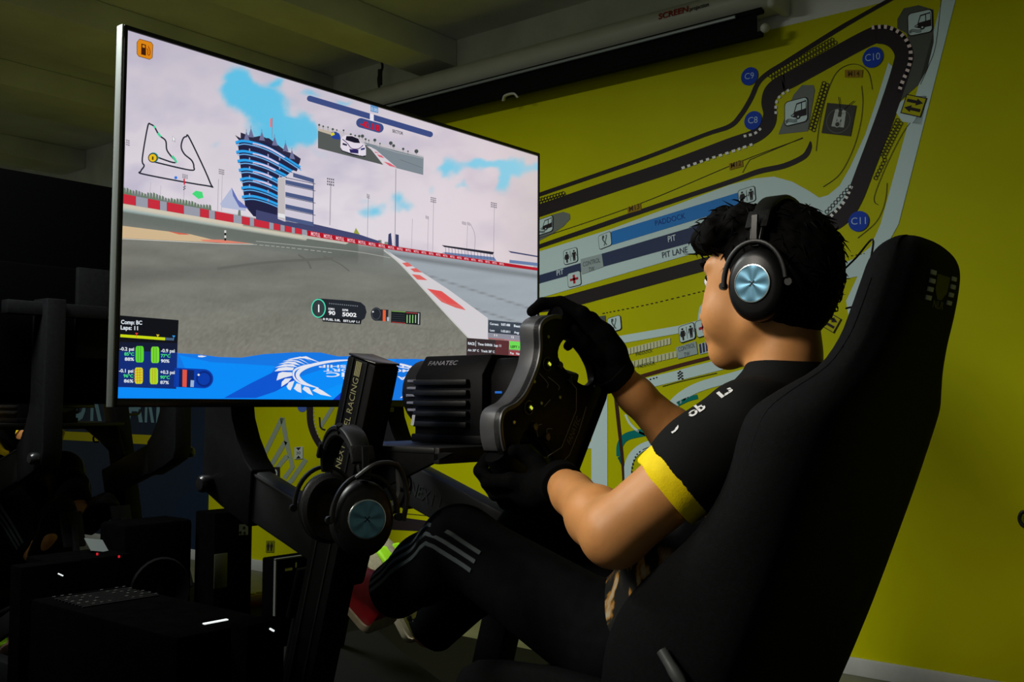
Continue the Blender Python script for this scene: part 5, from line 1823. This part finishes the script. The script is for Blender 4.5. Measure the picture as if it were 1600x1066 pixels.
# hair
Fh = Field((1.36, .54, .90), (1.64, .87, 1.22), .0035)
Fh.ell(hp(0, -.012, .040), (.083, .100, .098), .02)
Fh.ell(hp(0, -.044, .010), (.070, .056, .072), .03)
Fh.cone(hp(0, -.034, -.03), hp(0, -.014, -.078), .052, .043, .03)
for x, y, z, r in ((-.060, .062, .090, .028), (-.035, .086, .090, .029), (-.008, .097, .088, .029), (.02, .095, .090, .029), (.05, .073, .092, .028), (-.03, .06, .108, .031), (.01, .065, .110, .032), (-.05, .02, .105, .031), (.04, .03, .108, .031), (-.045, .099, .078, .017), (-.018, .110, .078, .018), (.012, .109, .080, .016), (-.064, .074, .074, .018), (.038, .093, .076, .018)):
    Fh.ell(hp(x, y, z), (r, r, r*.85), .012)
Fh.ell(hp(0, .158, -.047), (.2, .116, .108), .006, sub=True)
Fh.ell(hp(0, .095, -.135), (.2, .115, .10), .006, sub=True)
ax_ = [Fh.lo[i]+Fh.h*np.arange(Fh.n[i]) for i in range(3)]
XX, YY, ZZ = np.meshgrid(*ax_, indexing='ij', sparse=True)
nz_ = np.sin(XX*190+np.sin(ZZ*120)*1.5)*np.sin(YY*150+1.3+np.sin(XX*90))*np.sin(ZZ*170+np.sin(YY*110))
amp = .0010+.0026*np.clip((ZZ-1.06)/.06, 0, 1)
Fh.f += (nz_*amp).astype(np.float32)
hair = Fh.build('hair', M_hair, person, BASE, 1)
hv = [v for v in hair.data.vertices if v.co.z+BASE[2] > 1.03 or (v.co.y+BASE[1] < .66 and v.co.z+BASE[2] > .985)]
sb = MB()
for i in range(420):
    v = random.choice(hv)
    p = Vector(v.co); n = Vector(v.normal)
    wpos = p+Vector(BASE)
    flow = Vector((random.uniform(-.5, .5), random.uniform(-.6, 1.0) if wpos.y > .70 else random.uniform(-1, .1), random.uniform(-.9, .1)))
    flow = (flow-n*flow.dot(n)).normalized()
    L = random.uniform(.012, .028)
    curl = Vector((random.uniform(-1, 1), random.uniform(-1, 1), random.uniform(-1, 1)))*.25
    pts = [p-n*.003, p+n*.0005+flow*L*.4, p+n*.001+flow*L*.8+curl*L*.2, p+n*(L*random.uniform(-.1, .10))+flow*L*1.2+curl*L*.5]
    sb.tube(pts, [.0016, .0015, .0010, .0002], 4, cap=False)
tag(sb.build('loose_hair', M_hair, person, 60), kind='stuff')

# shirt
Fs = Field((1.20, .56, .42), (1.80, 1.06, .95), .0045)
torso(Fs, .010)
def lerp3(a, b, t): return tuple(a[i]+(b[i]-a[i])*t for i in range(3))
for sh, el in ((L_SH, L_EL), (R_SH, R_EL)):
    Fs.chain([lerp3(sh, el, -.05), lerp3(sh, el, .30), lerp3(sh, el, .56)], [.060, .060, .057], .04)
Fs.chain([(1.5, .684, .870), (1.5, .680, .892)], [.072, .062], .03)
for sh, el in ((L_SH, L_EL), (R_SH, R_EL)):
    a = np.array(sh); d = np.array(el)-a; c = a+d*.50
    # open the sleeve end
    L = np.linalg.norm(d); d = d/L
    def fn(X, Y, Z, a=a, d=d, L=L):
        t = (X-a[0])*d[0]+(Y-a[1])*d[1]+(Z-a[2])*d[2]
        q = np.sqrt((X-a[0]-t*d[0])**2+(Y-a[1]-t*d[1])**2+(Z-a[2]-t*d[2])**2)
        return np.maximum(L*.48-t, q-.09)
    lo_ = np.minimum(c, c+d*.1)-.1; hi_ = np.maximum(c, c+d*.1)+.1
    Fs.put(fn, lo_, hi_, .004, sub=True)
Fs.cut((1.5, .9, .47), (0, .5, -1))
shirt = Fs.build('shirt', M_shirt, person, BASE)
for sh, el in ((L_SH, L_EL), (R_SH, R_EL)):
    a = Vector(sh); b_ = Vector(el); d = (b_-a).normalized()
    pr = []
    for t, r in ((.425, .0600), (.435, .0618), (.47, .0622), (.53, .0618), (.585, .0602), (.592, .0585), (.59, .0555), (.50, .0560)):
        pr.append((r, t*(b_-a).length))
    cf_ = MB().lathe(pr, axis_mx(a-Vector(BASE), d), 40)
    for v in cf_.bm.verts:
        v.co += v.normal*0
        q = v.co
        w = sin(q.x*140+q.z*90)*.0008+sin(q.y*210)*.0006
        q += Vector((w, w, -w))
    cf_.build('sleeve_cuff', M_cuff, person)
# lettering wrapped round the near sleeve
a = Vector(L_SH); b_ = Vector(L_EL); d = (b_-a).normalized(); LL = (b_-a).length
fx = (Vector((-.8, .55, .5))-d*d.dot(Vector((-.8, .55, .5)))).normalized(); fy = d.cross(fx)
sbvh = BVHTree.FromPolygons([v.co.copy() for v in shirt.data.vertices], [tuple(p.vertices) for p in shirt.data.polygons])
def sleeve(u, v, l):
    """u metres along the arm, v metres round it from the front line"""
    an_ = v/.061
    n_ = fx*cos(an_)+fy*sin(an_)
    c_ = a+d*u-Vector(BASE)
    hit = sbvh.ray_cast(c_+n_*.1, -n_)[0]
    return (hit if hit is not None else c_+n_*.061)+n_*.0012+Vector(BASE)
g = Flat(sleeve, 1)
LW = (196, 196, 196)
for t, u, v, w, h in (('al', -.030, -.012, .020, .020), ('do', .014, -.010, .026, .026), ('c', .060, -.014, .014, .024)):
    g.text(t, (u, v), (u+w, v), (u, v+h), LW, 1, .03)
o = g.build('sleeve_lettering', M_printdark, person, BASE)

# gloves
for D, nm, W_ in ((RH, 'glove', R_WR), (LH, 'glove', L_WR)):
    c = np.array(W3((.16 if D is RH else -.16, 0, -.01)))
    G = Field(c-.135, c+.135, .0034)
    hand(G, D, .0028)
    w0 = np.array(W3(D['palm'][0][0])); wd = np.array(W_)-w0
    G.cone(tuple(w0), W_, .0300, .0310, .012)
    dirn = np.array(W_)-np.array(L_EL if D is LH else R_EL); dirn /= np.linalg.norm(dirn)
    pw = np.array(W_)-dirn*.016
    G.cone(W_, tuple(pw), .0315, .0335, .006)
    G.cut(tuple(pw-dirn*.004), -dirn)
    gl = G.build(nm, M_glove, person, BASE)
    cuff = MB().lathe([(.0335, -.002), (.037, 0), (.0375, .022), (.034, .024)], axis_mx(Vector(pw)-Vector(BASE), dirn), 28)
    cuff.build('wrist_strap', M_glove, gl)

# trousers with side stripes
Fp = Field((1.24, .74, .30), (1.76, 1.75, .72), .005)
Fp.ell((1.5, .905, .455), (.172, .135, .112), .04)
for hip, kn, an in ((HIP_L, KNEE_L, ANK_L), (HIP_R, KNEE_R, ANK_R)):
    Fp.chain([hip, kn, lerp3(kn, an, .5), lerp3(kn, an, .99)], [.088, .064, .060, .056], .03)
    d_ = np.array(an)-np.array(kn); d_ = d_/np.linalg.norm(d_)
    pc = np.array(lerp3(kn, an, 1.02))
    def fn(X, Y, Z, pc=pc, d_=d_):
        return np.maximum(-((X-pc[0])*d_[0]+(Y-pc[1])*d_[1]+(Z-pc[2])*d_[2]), np.sqrt((X-pc[0])**2+(Y-pc[1])**2+(Z-pc[2])**2)-.09)
    Fp.put(fn, pc-.09, pc+.09, .004, sub=True)
pants = Fp.build('trousers', M_pants, person, BASE)
bvh = BVHTree.FromPolygons([v.co.copy() for v in pants.data.vertices], [tuple(p.vertices) for p in pants.data.polygons])
for hip, kn, an, s in ((HIP_L, KNEE_L, ANK_L, -1), (HIP_R, KNEE_R, ANK_R, 1)):
    for k in (-1, 0, 1):
        pts, sd = [], []
        path = [lerp3(kn, an, .97-.1*i) for i in range(9)]+[lerp3(hip, kn, 1-.028*i) for i in range(9)]
        rad = [.0565+.0008*i for i in range(9)]+[.065+.001*i for i in range(9)]
        for i, p in enumerate(path):
            dd = Vector(path[min(i+1, 17)])-Vector(path[max(i-1, 0)])
            dd.normalize()
            x_ = Vector((s*.95, .12, .38)); x_ = (x_-dd*x_.dot(dd)).normalized(); y_ = dd.cross(x_)
            an_ = k*.24
            r_ = rad[i]+.0012
            nrm = x_*cos(an_)+y_*sin(an_)
            c_ = Vector(p)-Vector(BASE)
            hit = bvh.ray_cast(c_+nrm*.13, -nrm)[0]
            pts.append((hit if hit is not None else c_+nrm*r_)+nrm*.0008); sd.append(dd.cross(nrm))
        Q = cr_spline(pts, 2)
        S2 = [sd[min(i//2, 17)] for i in range(len(Q))]
        MB().band(Q, S2, .0075, .003).build('side_stripe', M_stripe, person)


# shoes
def shoe(name, heel, toe, up, m_up, m_sole, label):
    heel, toe = Vector(heel), Vector(toe)
    y = (toe-heel); L = y.length; y.normalize()
    z = (Vector(up)-y*Vector(up).dot(y)).normalized(); x = y.cross(z)
    mx = Matrix(((x.x, y.x, z.x, heel.x-BASE[0]), (x.y, y.y, z.y, heel.y-BASE[1]), (x.z, y.z, z.z, heel.z-BASE[2]), (0, 0, 0, 1)))
    st = [(-.012, .022, .05, .03), (0, .033, .085, .0), (.05, .036, .09, 0), (.09, .036, .075, 0), (.13, .040, .062, 0), (.17, .044, .052, 0), (.21, .042, .045, .004), (.235, .032, .036, .010), (.25, .014, .028, .018)]
    rings_ = []
    for (t, w, h, b0) in st:
        t *= L/.25
        rings_.append([mx @ Vector((w*cos(a)*(1 if sin(a) < .2 else .86), t, .016+b0+(h-b0)*max(0, sin(a)) - .004*max(0, -sin(a)))) for a in [2*pi*k/20 for k in range(20)]])
    R_ = [cr_spline([r[j] for r in rings_], 3) for j in range(20)]
    up_o = MB().loft([[R_[j][i] for j in range(20)] for i in range(len(R_[0]))]).build(name, m_up, person, 75)
    up_o['label'] = label
    rs = []
    for (t, w, h, b0) in st:
        t *= L/.25
        zz = .018+b0*.6
        rs.append([mx @ Vector((x_, t, z_)) for x_, z_ in ((-w-.004, zz), (-w-.005, b0*.7+.004), (-w+.004, b0*.7-.004), (w-.004, b0*.7-.004), (w+.005, b0*.7+.004), (w+.004, zz))])
    R_ = [cr_spline([r[j] for r in rs], 3) for j in range(6)]
    MB().loft([[R_[j][i] for j in range(6)] for i in range(len(R_[0]))]).build('sole', m_sole, up_o, 50)
    return up_o, mx, L


so, smx, sL = shoe('shoe', (1.425, 1.50, .405), (1.44, 1.69, .512), (-.25, -.45, .8), M_red, M_sole, 'red shoe with a beige sole')
lc = MB()
for i in range(4):
    t = .09+i*.022
    lc.tube([smx @ Vector((-.030+.004*i, t*sL/.25, .062-.004*i)), smx @ Vector((0, (t+.01)*sL/.25, .092-.008*i)), smx @ Vector((.030-.004*i, t*sL/.25, .062-.004*i))], .004, 6)
lc.build('lace', M_redd, so)
so, smx, sL = shoe('shoe', (1.60, 1.565, .345), (1.60, 1.72, .528), (-.15, -.8, .45), M_whsh, M_sole, 'pale shoe with a neon yellow tongue')
MB().box((-.033, .095, .078), (.033, .190, .093), .006, 3, smx @ Matrix.Rotation(-.17, 4, 'X')).build('tongue', M_neon, so)

hb_ = MB()
hb_.box((-.040, -.018, .03), (.040, .075, .082), .012, 3, smx)
hb_.build('heel_panel', mat('olive_panel', (.16, .15, .01), .7, noise=.3, nscale=60), so)
for k in range(5): MB().box((-.0425, -.006+k*.015, .05), (-.038, .001+k*.015, .066), .001, 1, smx).build('eyelet', M_cable, so)

# ------------------------------------------------------------------ headphones
M_hpb = mat('headset_black', (.0045, .0045, .005), .4, spec=.3, noise=.15, nscale=80)
M_hpad = mat('headset_pad', (.0035, .0035, .0035), .7, spec=.15, bump=.3, bscale=300)
M_disc = mat('spun_steel', (.11, .24, .34), .34, metal=1)
M_ringm = mat('bright_ring', (.6, .66, .68), .25, metal=1)


def headphones(loc_, label, bh=.089):
    hs = empty('headphones', loc_)
    tag(hs, label, 'headphones', None)
    th = [radians(a) for a in range(2, 179, 8)]
    bp = [Vector((.091*cos(t), -.006, .050+bh*sin(t))) for t in th]
    w = [.014+.020*sin(t)**.7 for t in th]
    hb = MB().band(bp, (0, 1, 0), w, .009).build('headband', M_hpb, hs)
    ci = [Vector((.083*cos(t), -.006, .050+(bh-.008)*sin(t))) for t in [radians(a) for a in range(38, 143, 7)]]
    MB().band(ci, (0, 1, 0), .028, .012).build('headband_pad', M_hpad, hb)
    for s in (-1, 1):
        arm = MB()
        arm.band([(s*.093, -.006, .100), (s*.0955, -.006, .078), (s*.0965, -.006, .056)], (0, 1, 0), .011, .004)
        yk = [Vector((s*.0975, -.006+.050*cos(a), .062*sin(a)-.002)) for a in [radians(k) for k in range(-4, 185, 9)]]
        arm.band(yk, (1, 0, 0), .008, .006)
        arm.lathe([(0, 0), (.006, 0), (.006, .008), (0, .008)], axis_mx((s*.0975, .047, -.004), (-s, 0, 0)), 10)
        arm.lathe([(0, 0), (.006, 0), (.006, .008), (0, .008)], axis_mx((s*.0975, -.059, -.004), (-s, 0, 0)), 10)
        arm.build('yoke', M_hpb, hs)
        MB().beam((s*.0885, -.006, .050+.34*bh), (s*.0735, -.006, .050+.66*bh), .037, .009, (s, 0, .5), .003).build('slider_cap', M_hpad, hb)
        el_ = Matrix.Translation((0, -.006, 0)) @ Matrix.Diagonal((1, 1, 1.22, 1))
        mxc = el_ @ axis_mx((s*.062, 0, -.004), (s, 0, 0))
        MB().lathe([(.022, .004), (.030, .0), (.040, .0), (.0455, .006), (.0455, .014), (.042, .020), (.02, .020)], mxc, 36).build('ear_pad', M_hpad, hs)
        cup = MB().lathe([(0, .018), (.042, .018), (.0455, .022), (.0455, .030), (.041, .037), (.034, .041), (.0, .0415)], mxc, 40).build('ear_cup', M_hpb, hs)
        dm = axis_mx((s*.1035, -.006, -.004), (s, 0, 0))
        db = bmesh.new()
        NA = 96
        rg = []
        for ri in range(12):
            r_ = .0015+.0255*ri/11
            rg.append([db.verts.new((r_*cos(2*pi*k/NA), r_*sin(2*pi*k/NA), .0022+.0005*(r_/.027)*cos(6*2*pi*k/NA+.6)*(1-(ri/11)**6))) for k in range(NA)])
        db.faces.new(rg[0])
        for ra, rb in zip(rg, rg[1:]):
            for k in range(NA): db.faces.new((ra[k], rb[k], rb[(k+1) % NA], ra[(k+1) % NA]))
        dob = finish(db, 'steel_disc', M_disc, cup, 80)
        dob.matrix_local = dm
        MB().lathe([(.0268, -.001), (.0285, -.001), (.0292, .0012), (.0285, .0026), (.0272, .0028)], dm, 48).build('disc_ring', M_ringm, cup)
        em = MB()
        for k in (-1, 1): em.beam(dm @ Vector((-.004, .004*k, .0026)), dm @ Vector((.004, -.004*k, .0026)), .0014, .0008, (s, 0, 0), 0)
        em.build('emblem', M_hpb, cup)
    return hs


worn = headphones((H[0], H[1]-.012, H[2]+.002), 'black headphones with a spun steel disc worn by the driver')
MB().tube(cr_spline([(.1, -.05, .02), (.10, -.085, .05), (.085, -.118, .075), (.06, -.122, .03), (.075, -.112, -.02), (.095, -.07, -.03)], 6), .0016, 6).build('cable', M_cable, worn)
hung = headphones((1.061, 1.208, .684), 'black headphones with a spun steel disc hanging on the rig upright', .076)
hung.rotation_euler = (0, 0, radians(67))
MB().tube(cr_spline([(-.10, .01, .055), (-.105, -.02, .075), (-.10, -.055, .07), (-.098, -.07, .03), (-.095, -.066, -.01)], 6), .004, 8).build('cable', M_cable, hung)

# ------------------------------------------------------------------ second rig facing the first, mostly in the dark
def on_z(x, y, Z):
    d = ray(x, y)
    return CAM+d*((Z-CAM.z)/d.z)


R2 = Vector((1.70, 3.61, 0))
M_dark_screen = mat('dark_glass', (.003, .003, .0035), .35, spec=.3)
M_case2 = mat('black_shoe', (.002, .002, .002), .7, spec=.1)
M_yshirt = mat('yellow_jersey', (.70, .52, .01), .75, spec=.15, noise=.5, nscale=9)
for src, label in ((rig, 'second black simulator frame, turned to face this one, in the dark'),
                   (tv, 'second large television, unlit and seen from its dark back'),
                   (wb, 'second black motor box under the dark television back'),
                   (sw, 'second racing wheel behind the dark television back'),
                   (seat, 'second black bucket seat facing this way behind the dark television'),
                   (person, 'second driver in a yellow jersey, glimpsed under the dark television')):
    c = copy_tree(src)
    p = Vector(src.location)-RIGO
    c.location = (R2.x-p.x, R2.y-p.y, p.z)
    c.rotation_euler = (0, 0, pi)
    c['label'] = label
    if src is person:
        for k in kids(c):
            if k.name.startswith('shoe'):
                for q in [k]+kids(k):
                    q.material_slots[0].link = 'OBJECT'
                    q.material_slots[0].material = M_case2
            if k.name.startswith(('shirt', 'sleeve_cuff', 'glove')):
                k.material_slots[0].link = 'OBJECT'
                k.material_slots[0].material = M_yshirt
    if src is tv:
        for k in kids(c):
            if k.name.startswith('lit_panel'):
                for q in kids(k): bpy.data.objects.remove(q)
                k.material_slots[0].link = 'OBJECT'
                k.material_slots[0].material = M_dark_screen
                k.name = 'dark_panel'
    if src is sw:
        for k in kids(c):
            if k.name.startswith('lime_marker'): bpy.data.objects.remove(k)
    if src is wb:
        for k in kids(c):
            if k.name.startswith('status_light'): bpy.data.objects.remove(k)

# ------------------------------------------------------------------ added dark mat and equipment
M_mat = mat('black_mat', (.003, .003, .003), .9, spec=.1, noise=.3, nscale=40, bump=.3, bscale=300)
tag(MB().box((-1.4, -1.2, .0), (2.80, 5.6, .006), .002).build('added_dark_mat', M_mat), 'wide black mat added to darken the floor under both simulator rigs', 'mat')  # added dark sheet, keeps the floor black where shadow and clutter hide it
M_glow = mat('white_glow', (.3, .3, .3), .5, emit=(.8, .85, .85), estr=1.0)
M_redled = mat('red_led', (.2, .0, .0), .5, emit=(.5, .01, .02), estr=1.0)
M_case = mat('black_case', (.0012, .0013, .0012), .8, spec=0, noise=.2, nscale=30)
M_card = mat('pale_card', (.10, .115, .115), .6)

pc = empty('computer_tower', (1.08, 1.77, 0))
tag(pc, 'black computer tower beside the near rig upright with a small white glowing strip on top', 'computer')
loc = lambda ob, r: setattr(ob, 'location', -Vector(r.location)) or ob
loc(MB().box((.979, 1.512, .012), (1.176, 2.02, .46), .006).build('case', M_case, pc), pc)
for (x, y) in ((1.0, 1.54), (1.155, 1.54), (1.0, 1.99), (1.155, 1.99)):
    loc(MB().lathe([(0, 0), (.014, 0), (.016, .013), (0, .013)], Matrix.Translation((x, y, 0)), 12).build('rubber_foot', M_cable, pc), pc)
gr = MB()
for i in range(9):
    a, b = (1.0+i*.0005, 1.86+i*.014), (1.16, 1.86+i*.014)
    gr.beam((a[0], a[1], .4615), (b[0], b[1], .4615), .003, .003, (0, 0, 1), 0)
loc(gr.build('vent_grille', M_frame2, pc), pc)
dots = MB()
for i in range(6):
    for j in range(10):
        if 3 < j < 6 or (i*7+j*3) % 4 == 0: continue
        x, y = 1.008+j*.0165, 1.868+i*.024
        dots.box((x, y, .4632), (x+.006, y+.0022, .4642))
loc(tag(dots.build('grille_glint', mat('pale_glint', (.35, .36, .36), .4, metal=1), pc), kind='stuff'), pc)  # glints on the vent grille, put in as pale dots
loc(MB().box((1.064, 1.56, .4602), (1.113, 1.567, .4625), .0006).build('white_strip', M_glow, pc), pc)  # small white emissive strip along the case top
loc(MB().box((.982, 1.60, .40), (.980, 1.70, .404)).box((.984, 1.512, .30), (1.17, 1.5105, .306)).build('edge_line', M_frame2, pc), pc)

t2 = empty('equipment_tower', (1.85, 2.66, 0))
tag(t2, 'tall black equipment box with a small white sticker, behind the sloping screen arm', 'equipment box')
loc(MB().box((1.80, 2.60, 0), (1.935, 2.70, .52), .005).build('case', M_case, t2), t2)
loc(MB().box((1.935, 2.64, .37), (1.965, 2.72, .43), .006).build('side_knob', M_blackgloss, t2), t2)
g = Flat(lambda x, y, l: Vector((x, 2.5994-.0003*l, y)), 1)
g.poly([(1.885, .448), (1.918, .446), (1.918, .478), (1.885, .480)], (120, 126, 120), 1)
for q in ((1.890, .455), (1.903, .468), (1.905, .452)): g.disc(q, .005, (30, 30, 28), 2, 10)
g.build('sticker', M_printdark, t2, t2.location)
loc(MB().box((1.80, 2.597, .30), (1.845, 2.60, .40), .001).build('front_badge', mat('dull_gold', (.03, .03, .018), .5), t2), t2)
sb_ = empty('slim_panel_box', (1.88, 2.30, 0))
tag(sb_, 'slim black box with a thin silver edge, standing under the sloping screen arm', 'equipment box')
loc(MB().box((1.775, 2.28, 0), (1.98, 2.34, .42), .004).build('case', M_case, sb_), sb_)
loc(MB().box((1.772, 2.276, 0), (1.776, 2.284, .42)).box((1.772, 2.276, .418), (1.98, 2.284, .422)).build('silver_edge', mat('dull_silver', (.10, .105, .10), .5), sb_), sb_)
loc(MB().box((1.805, 2.277, .385), (1.83, 2.28, .392)).box((1.84, 2.277, .39), (1.845, 2.28, .405)).build('switch', M_bolt, sb_), sb_)
q = on_z(396, 938, .03)
ps_ = empty('power_strip', (q.x, q.y, .006))
tag(ps_, 'dark red power strip on the floor with a tiny red light', 'power strip')
MB().box((-.05, -.03, 0), (.12, .03, .05), .006).build('body', mat('dark_red_plastic', (.05, .002, .004), .4), ps_)
MB().box((-.052, -.033, .03), (-.045, -.028, .037)).build('red_light', M_redled, ps_)
for k in range(3): MB().lathe([(0, 0), (.014, 0), (.014, .002), (0, .002)], Matrix.Translation((-.01+k*.04, 0, .05)), 14).build('socket', M_cable, ps_)

sw_ = empty('subwoofer', (1.72, 2.85, 0))
tag(sw_, 'squat black loudspeaker box between the two dark equipment boxes', 'loudspeaker')
loc(MB().box((1.56, 2.68, .02), (1.78, 2.82, .50), .012).build('cabinet', M_case, sw_), sw_)
loc(MB().lathe([(.09, 0), (.10, .006), (.095, .010), (.08, .004), (.03, -.012), (.022, -.004), (0, .002)], axis_mx((1.67, 2.677, .30), (0, -1, 0)), 28).build('speaker_cone', M_roll, sw_), sw_)
for x, y in ((1.59, 2.70), (1.75, 2.70), (1.59, 2.80), (1.75, 2.80)):
    loc(MB().lathe([(0, 0), (.015, 0), (.017, .02), (0, .02)], Matrix.Translation((x, y, 0)), 10).build('rubber_foot', M_cable, sw_), sw_)

cb = empty('control_box', (1.45, 2.66, 0))
tag(cb, 'low black box with red lights and a small white card on top', 'equipment box')
loc(MB().box((1.33, 2.62, 0), (1.545, 2.78, .43), .006).build('case', M_case, cb), cb)
for x, y in ((152, 866), (186, 870)):
    p = on_y(x, y, 2.618)
    loc(MB().box((p.x-.002, 2.616, p.z-.003), (p.x+.002, 2.62, p.z+.003)).build('red_light', M_redled, cb), cb)
tag(MB().box((-.03, -.001, 0), (.03, .001, .05), 0, 2, Matrix.Translation((1.50, 2.70, .431)) @ Matrix.Rotation(-.9, 4, 'X') @ Matrix.Rotation(.25, 4, 'Z')).build('white_card', M_card), 'small white card propped on the low black box', 'card')

for (x, y, Y) in ((95, 898, 2.55),):
    p = on_y(x, y, Y)
    hub_ = empty('light_bar_box', (p.x, Y, 0))
    tag(hub_, 'small black box with one slanted white light, beside the second rig', 'equipment box')
    MB().box((-.10, .003, 0), (.06, .06, p.z+.03), .004).build('case', M_case, hub_)
    MB().beam((-.006, .001, p.z+.003), (.006, .001, p.z-.004), .003, .004, (0, 1, 0), 0).build('light', M_glow, hub_)
p = on_y(425, 984, 1.452)
md = empty('pedal_control_unit', (p.x, 1.466, 0))
tag(md, 'small black control unit with one white light beside the upright foot', 'control unit')
MB().box((-.05, -.012, 0), (.03, .036, p.z+.015), .004).build('case', M_case, md)
MB().beam((-.004, -.0135, p.z+.002), (.004, -.0135, p.z-.003), .003, .004, (0, 1, 0), 0).build('light', M_glow, md)

tr = copy_tree(so)
tr.parent = None
tr.name = 'spare_trainer'
p = on_z(16, 990, .06)
tr.matrix_world = Matrix.Translation((p.x, p.y, .012)) @ Matrix.Rotation(2.7, 4, 'Z') @ smx.inverted()
tag(tr, 'pale and red trainer standing alone on the black mat', 'shoe')
tr.material_slots[0].link = 'OBJECT'; tr.material_slots[0].material = mat('white_red_shoe', (.30, .16, .14), .6, noise=.6, nscale=18)
for k in kids(tr):
    if k.name.startswith('heel_panel'): bpy.data.objects.remove(k)
bd = on_z(98, 1054, .02)
tag(MB().box((bd.x-.10, bd.y, .006), (bd.x+.02, bd.y+.3, .03), .002).build('wooden_board', mat('pale_board', (.16, .14, .09), .6, noise=.2, nscale=20)), 'pale board lying on the black mat near the lone trainer', 'board')
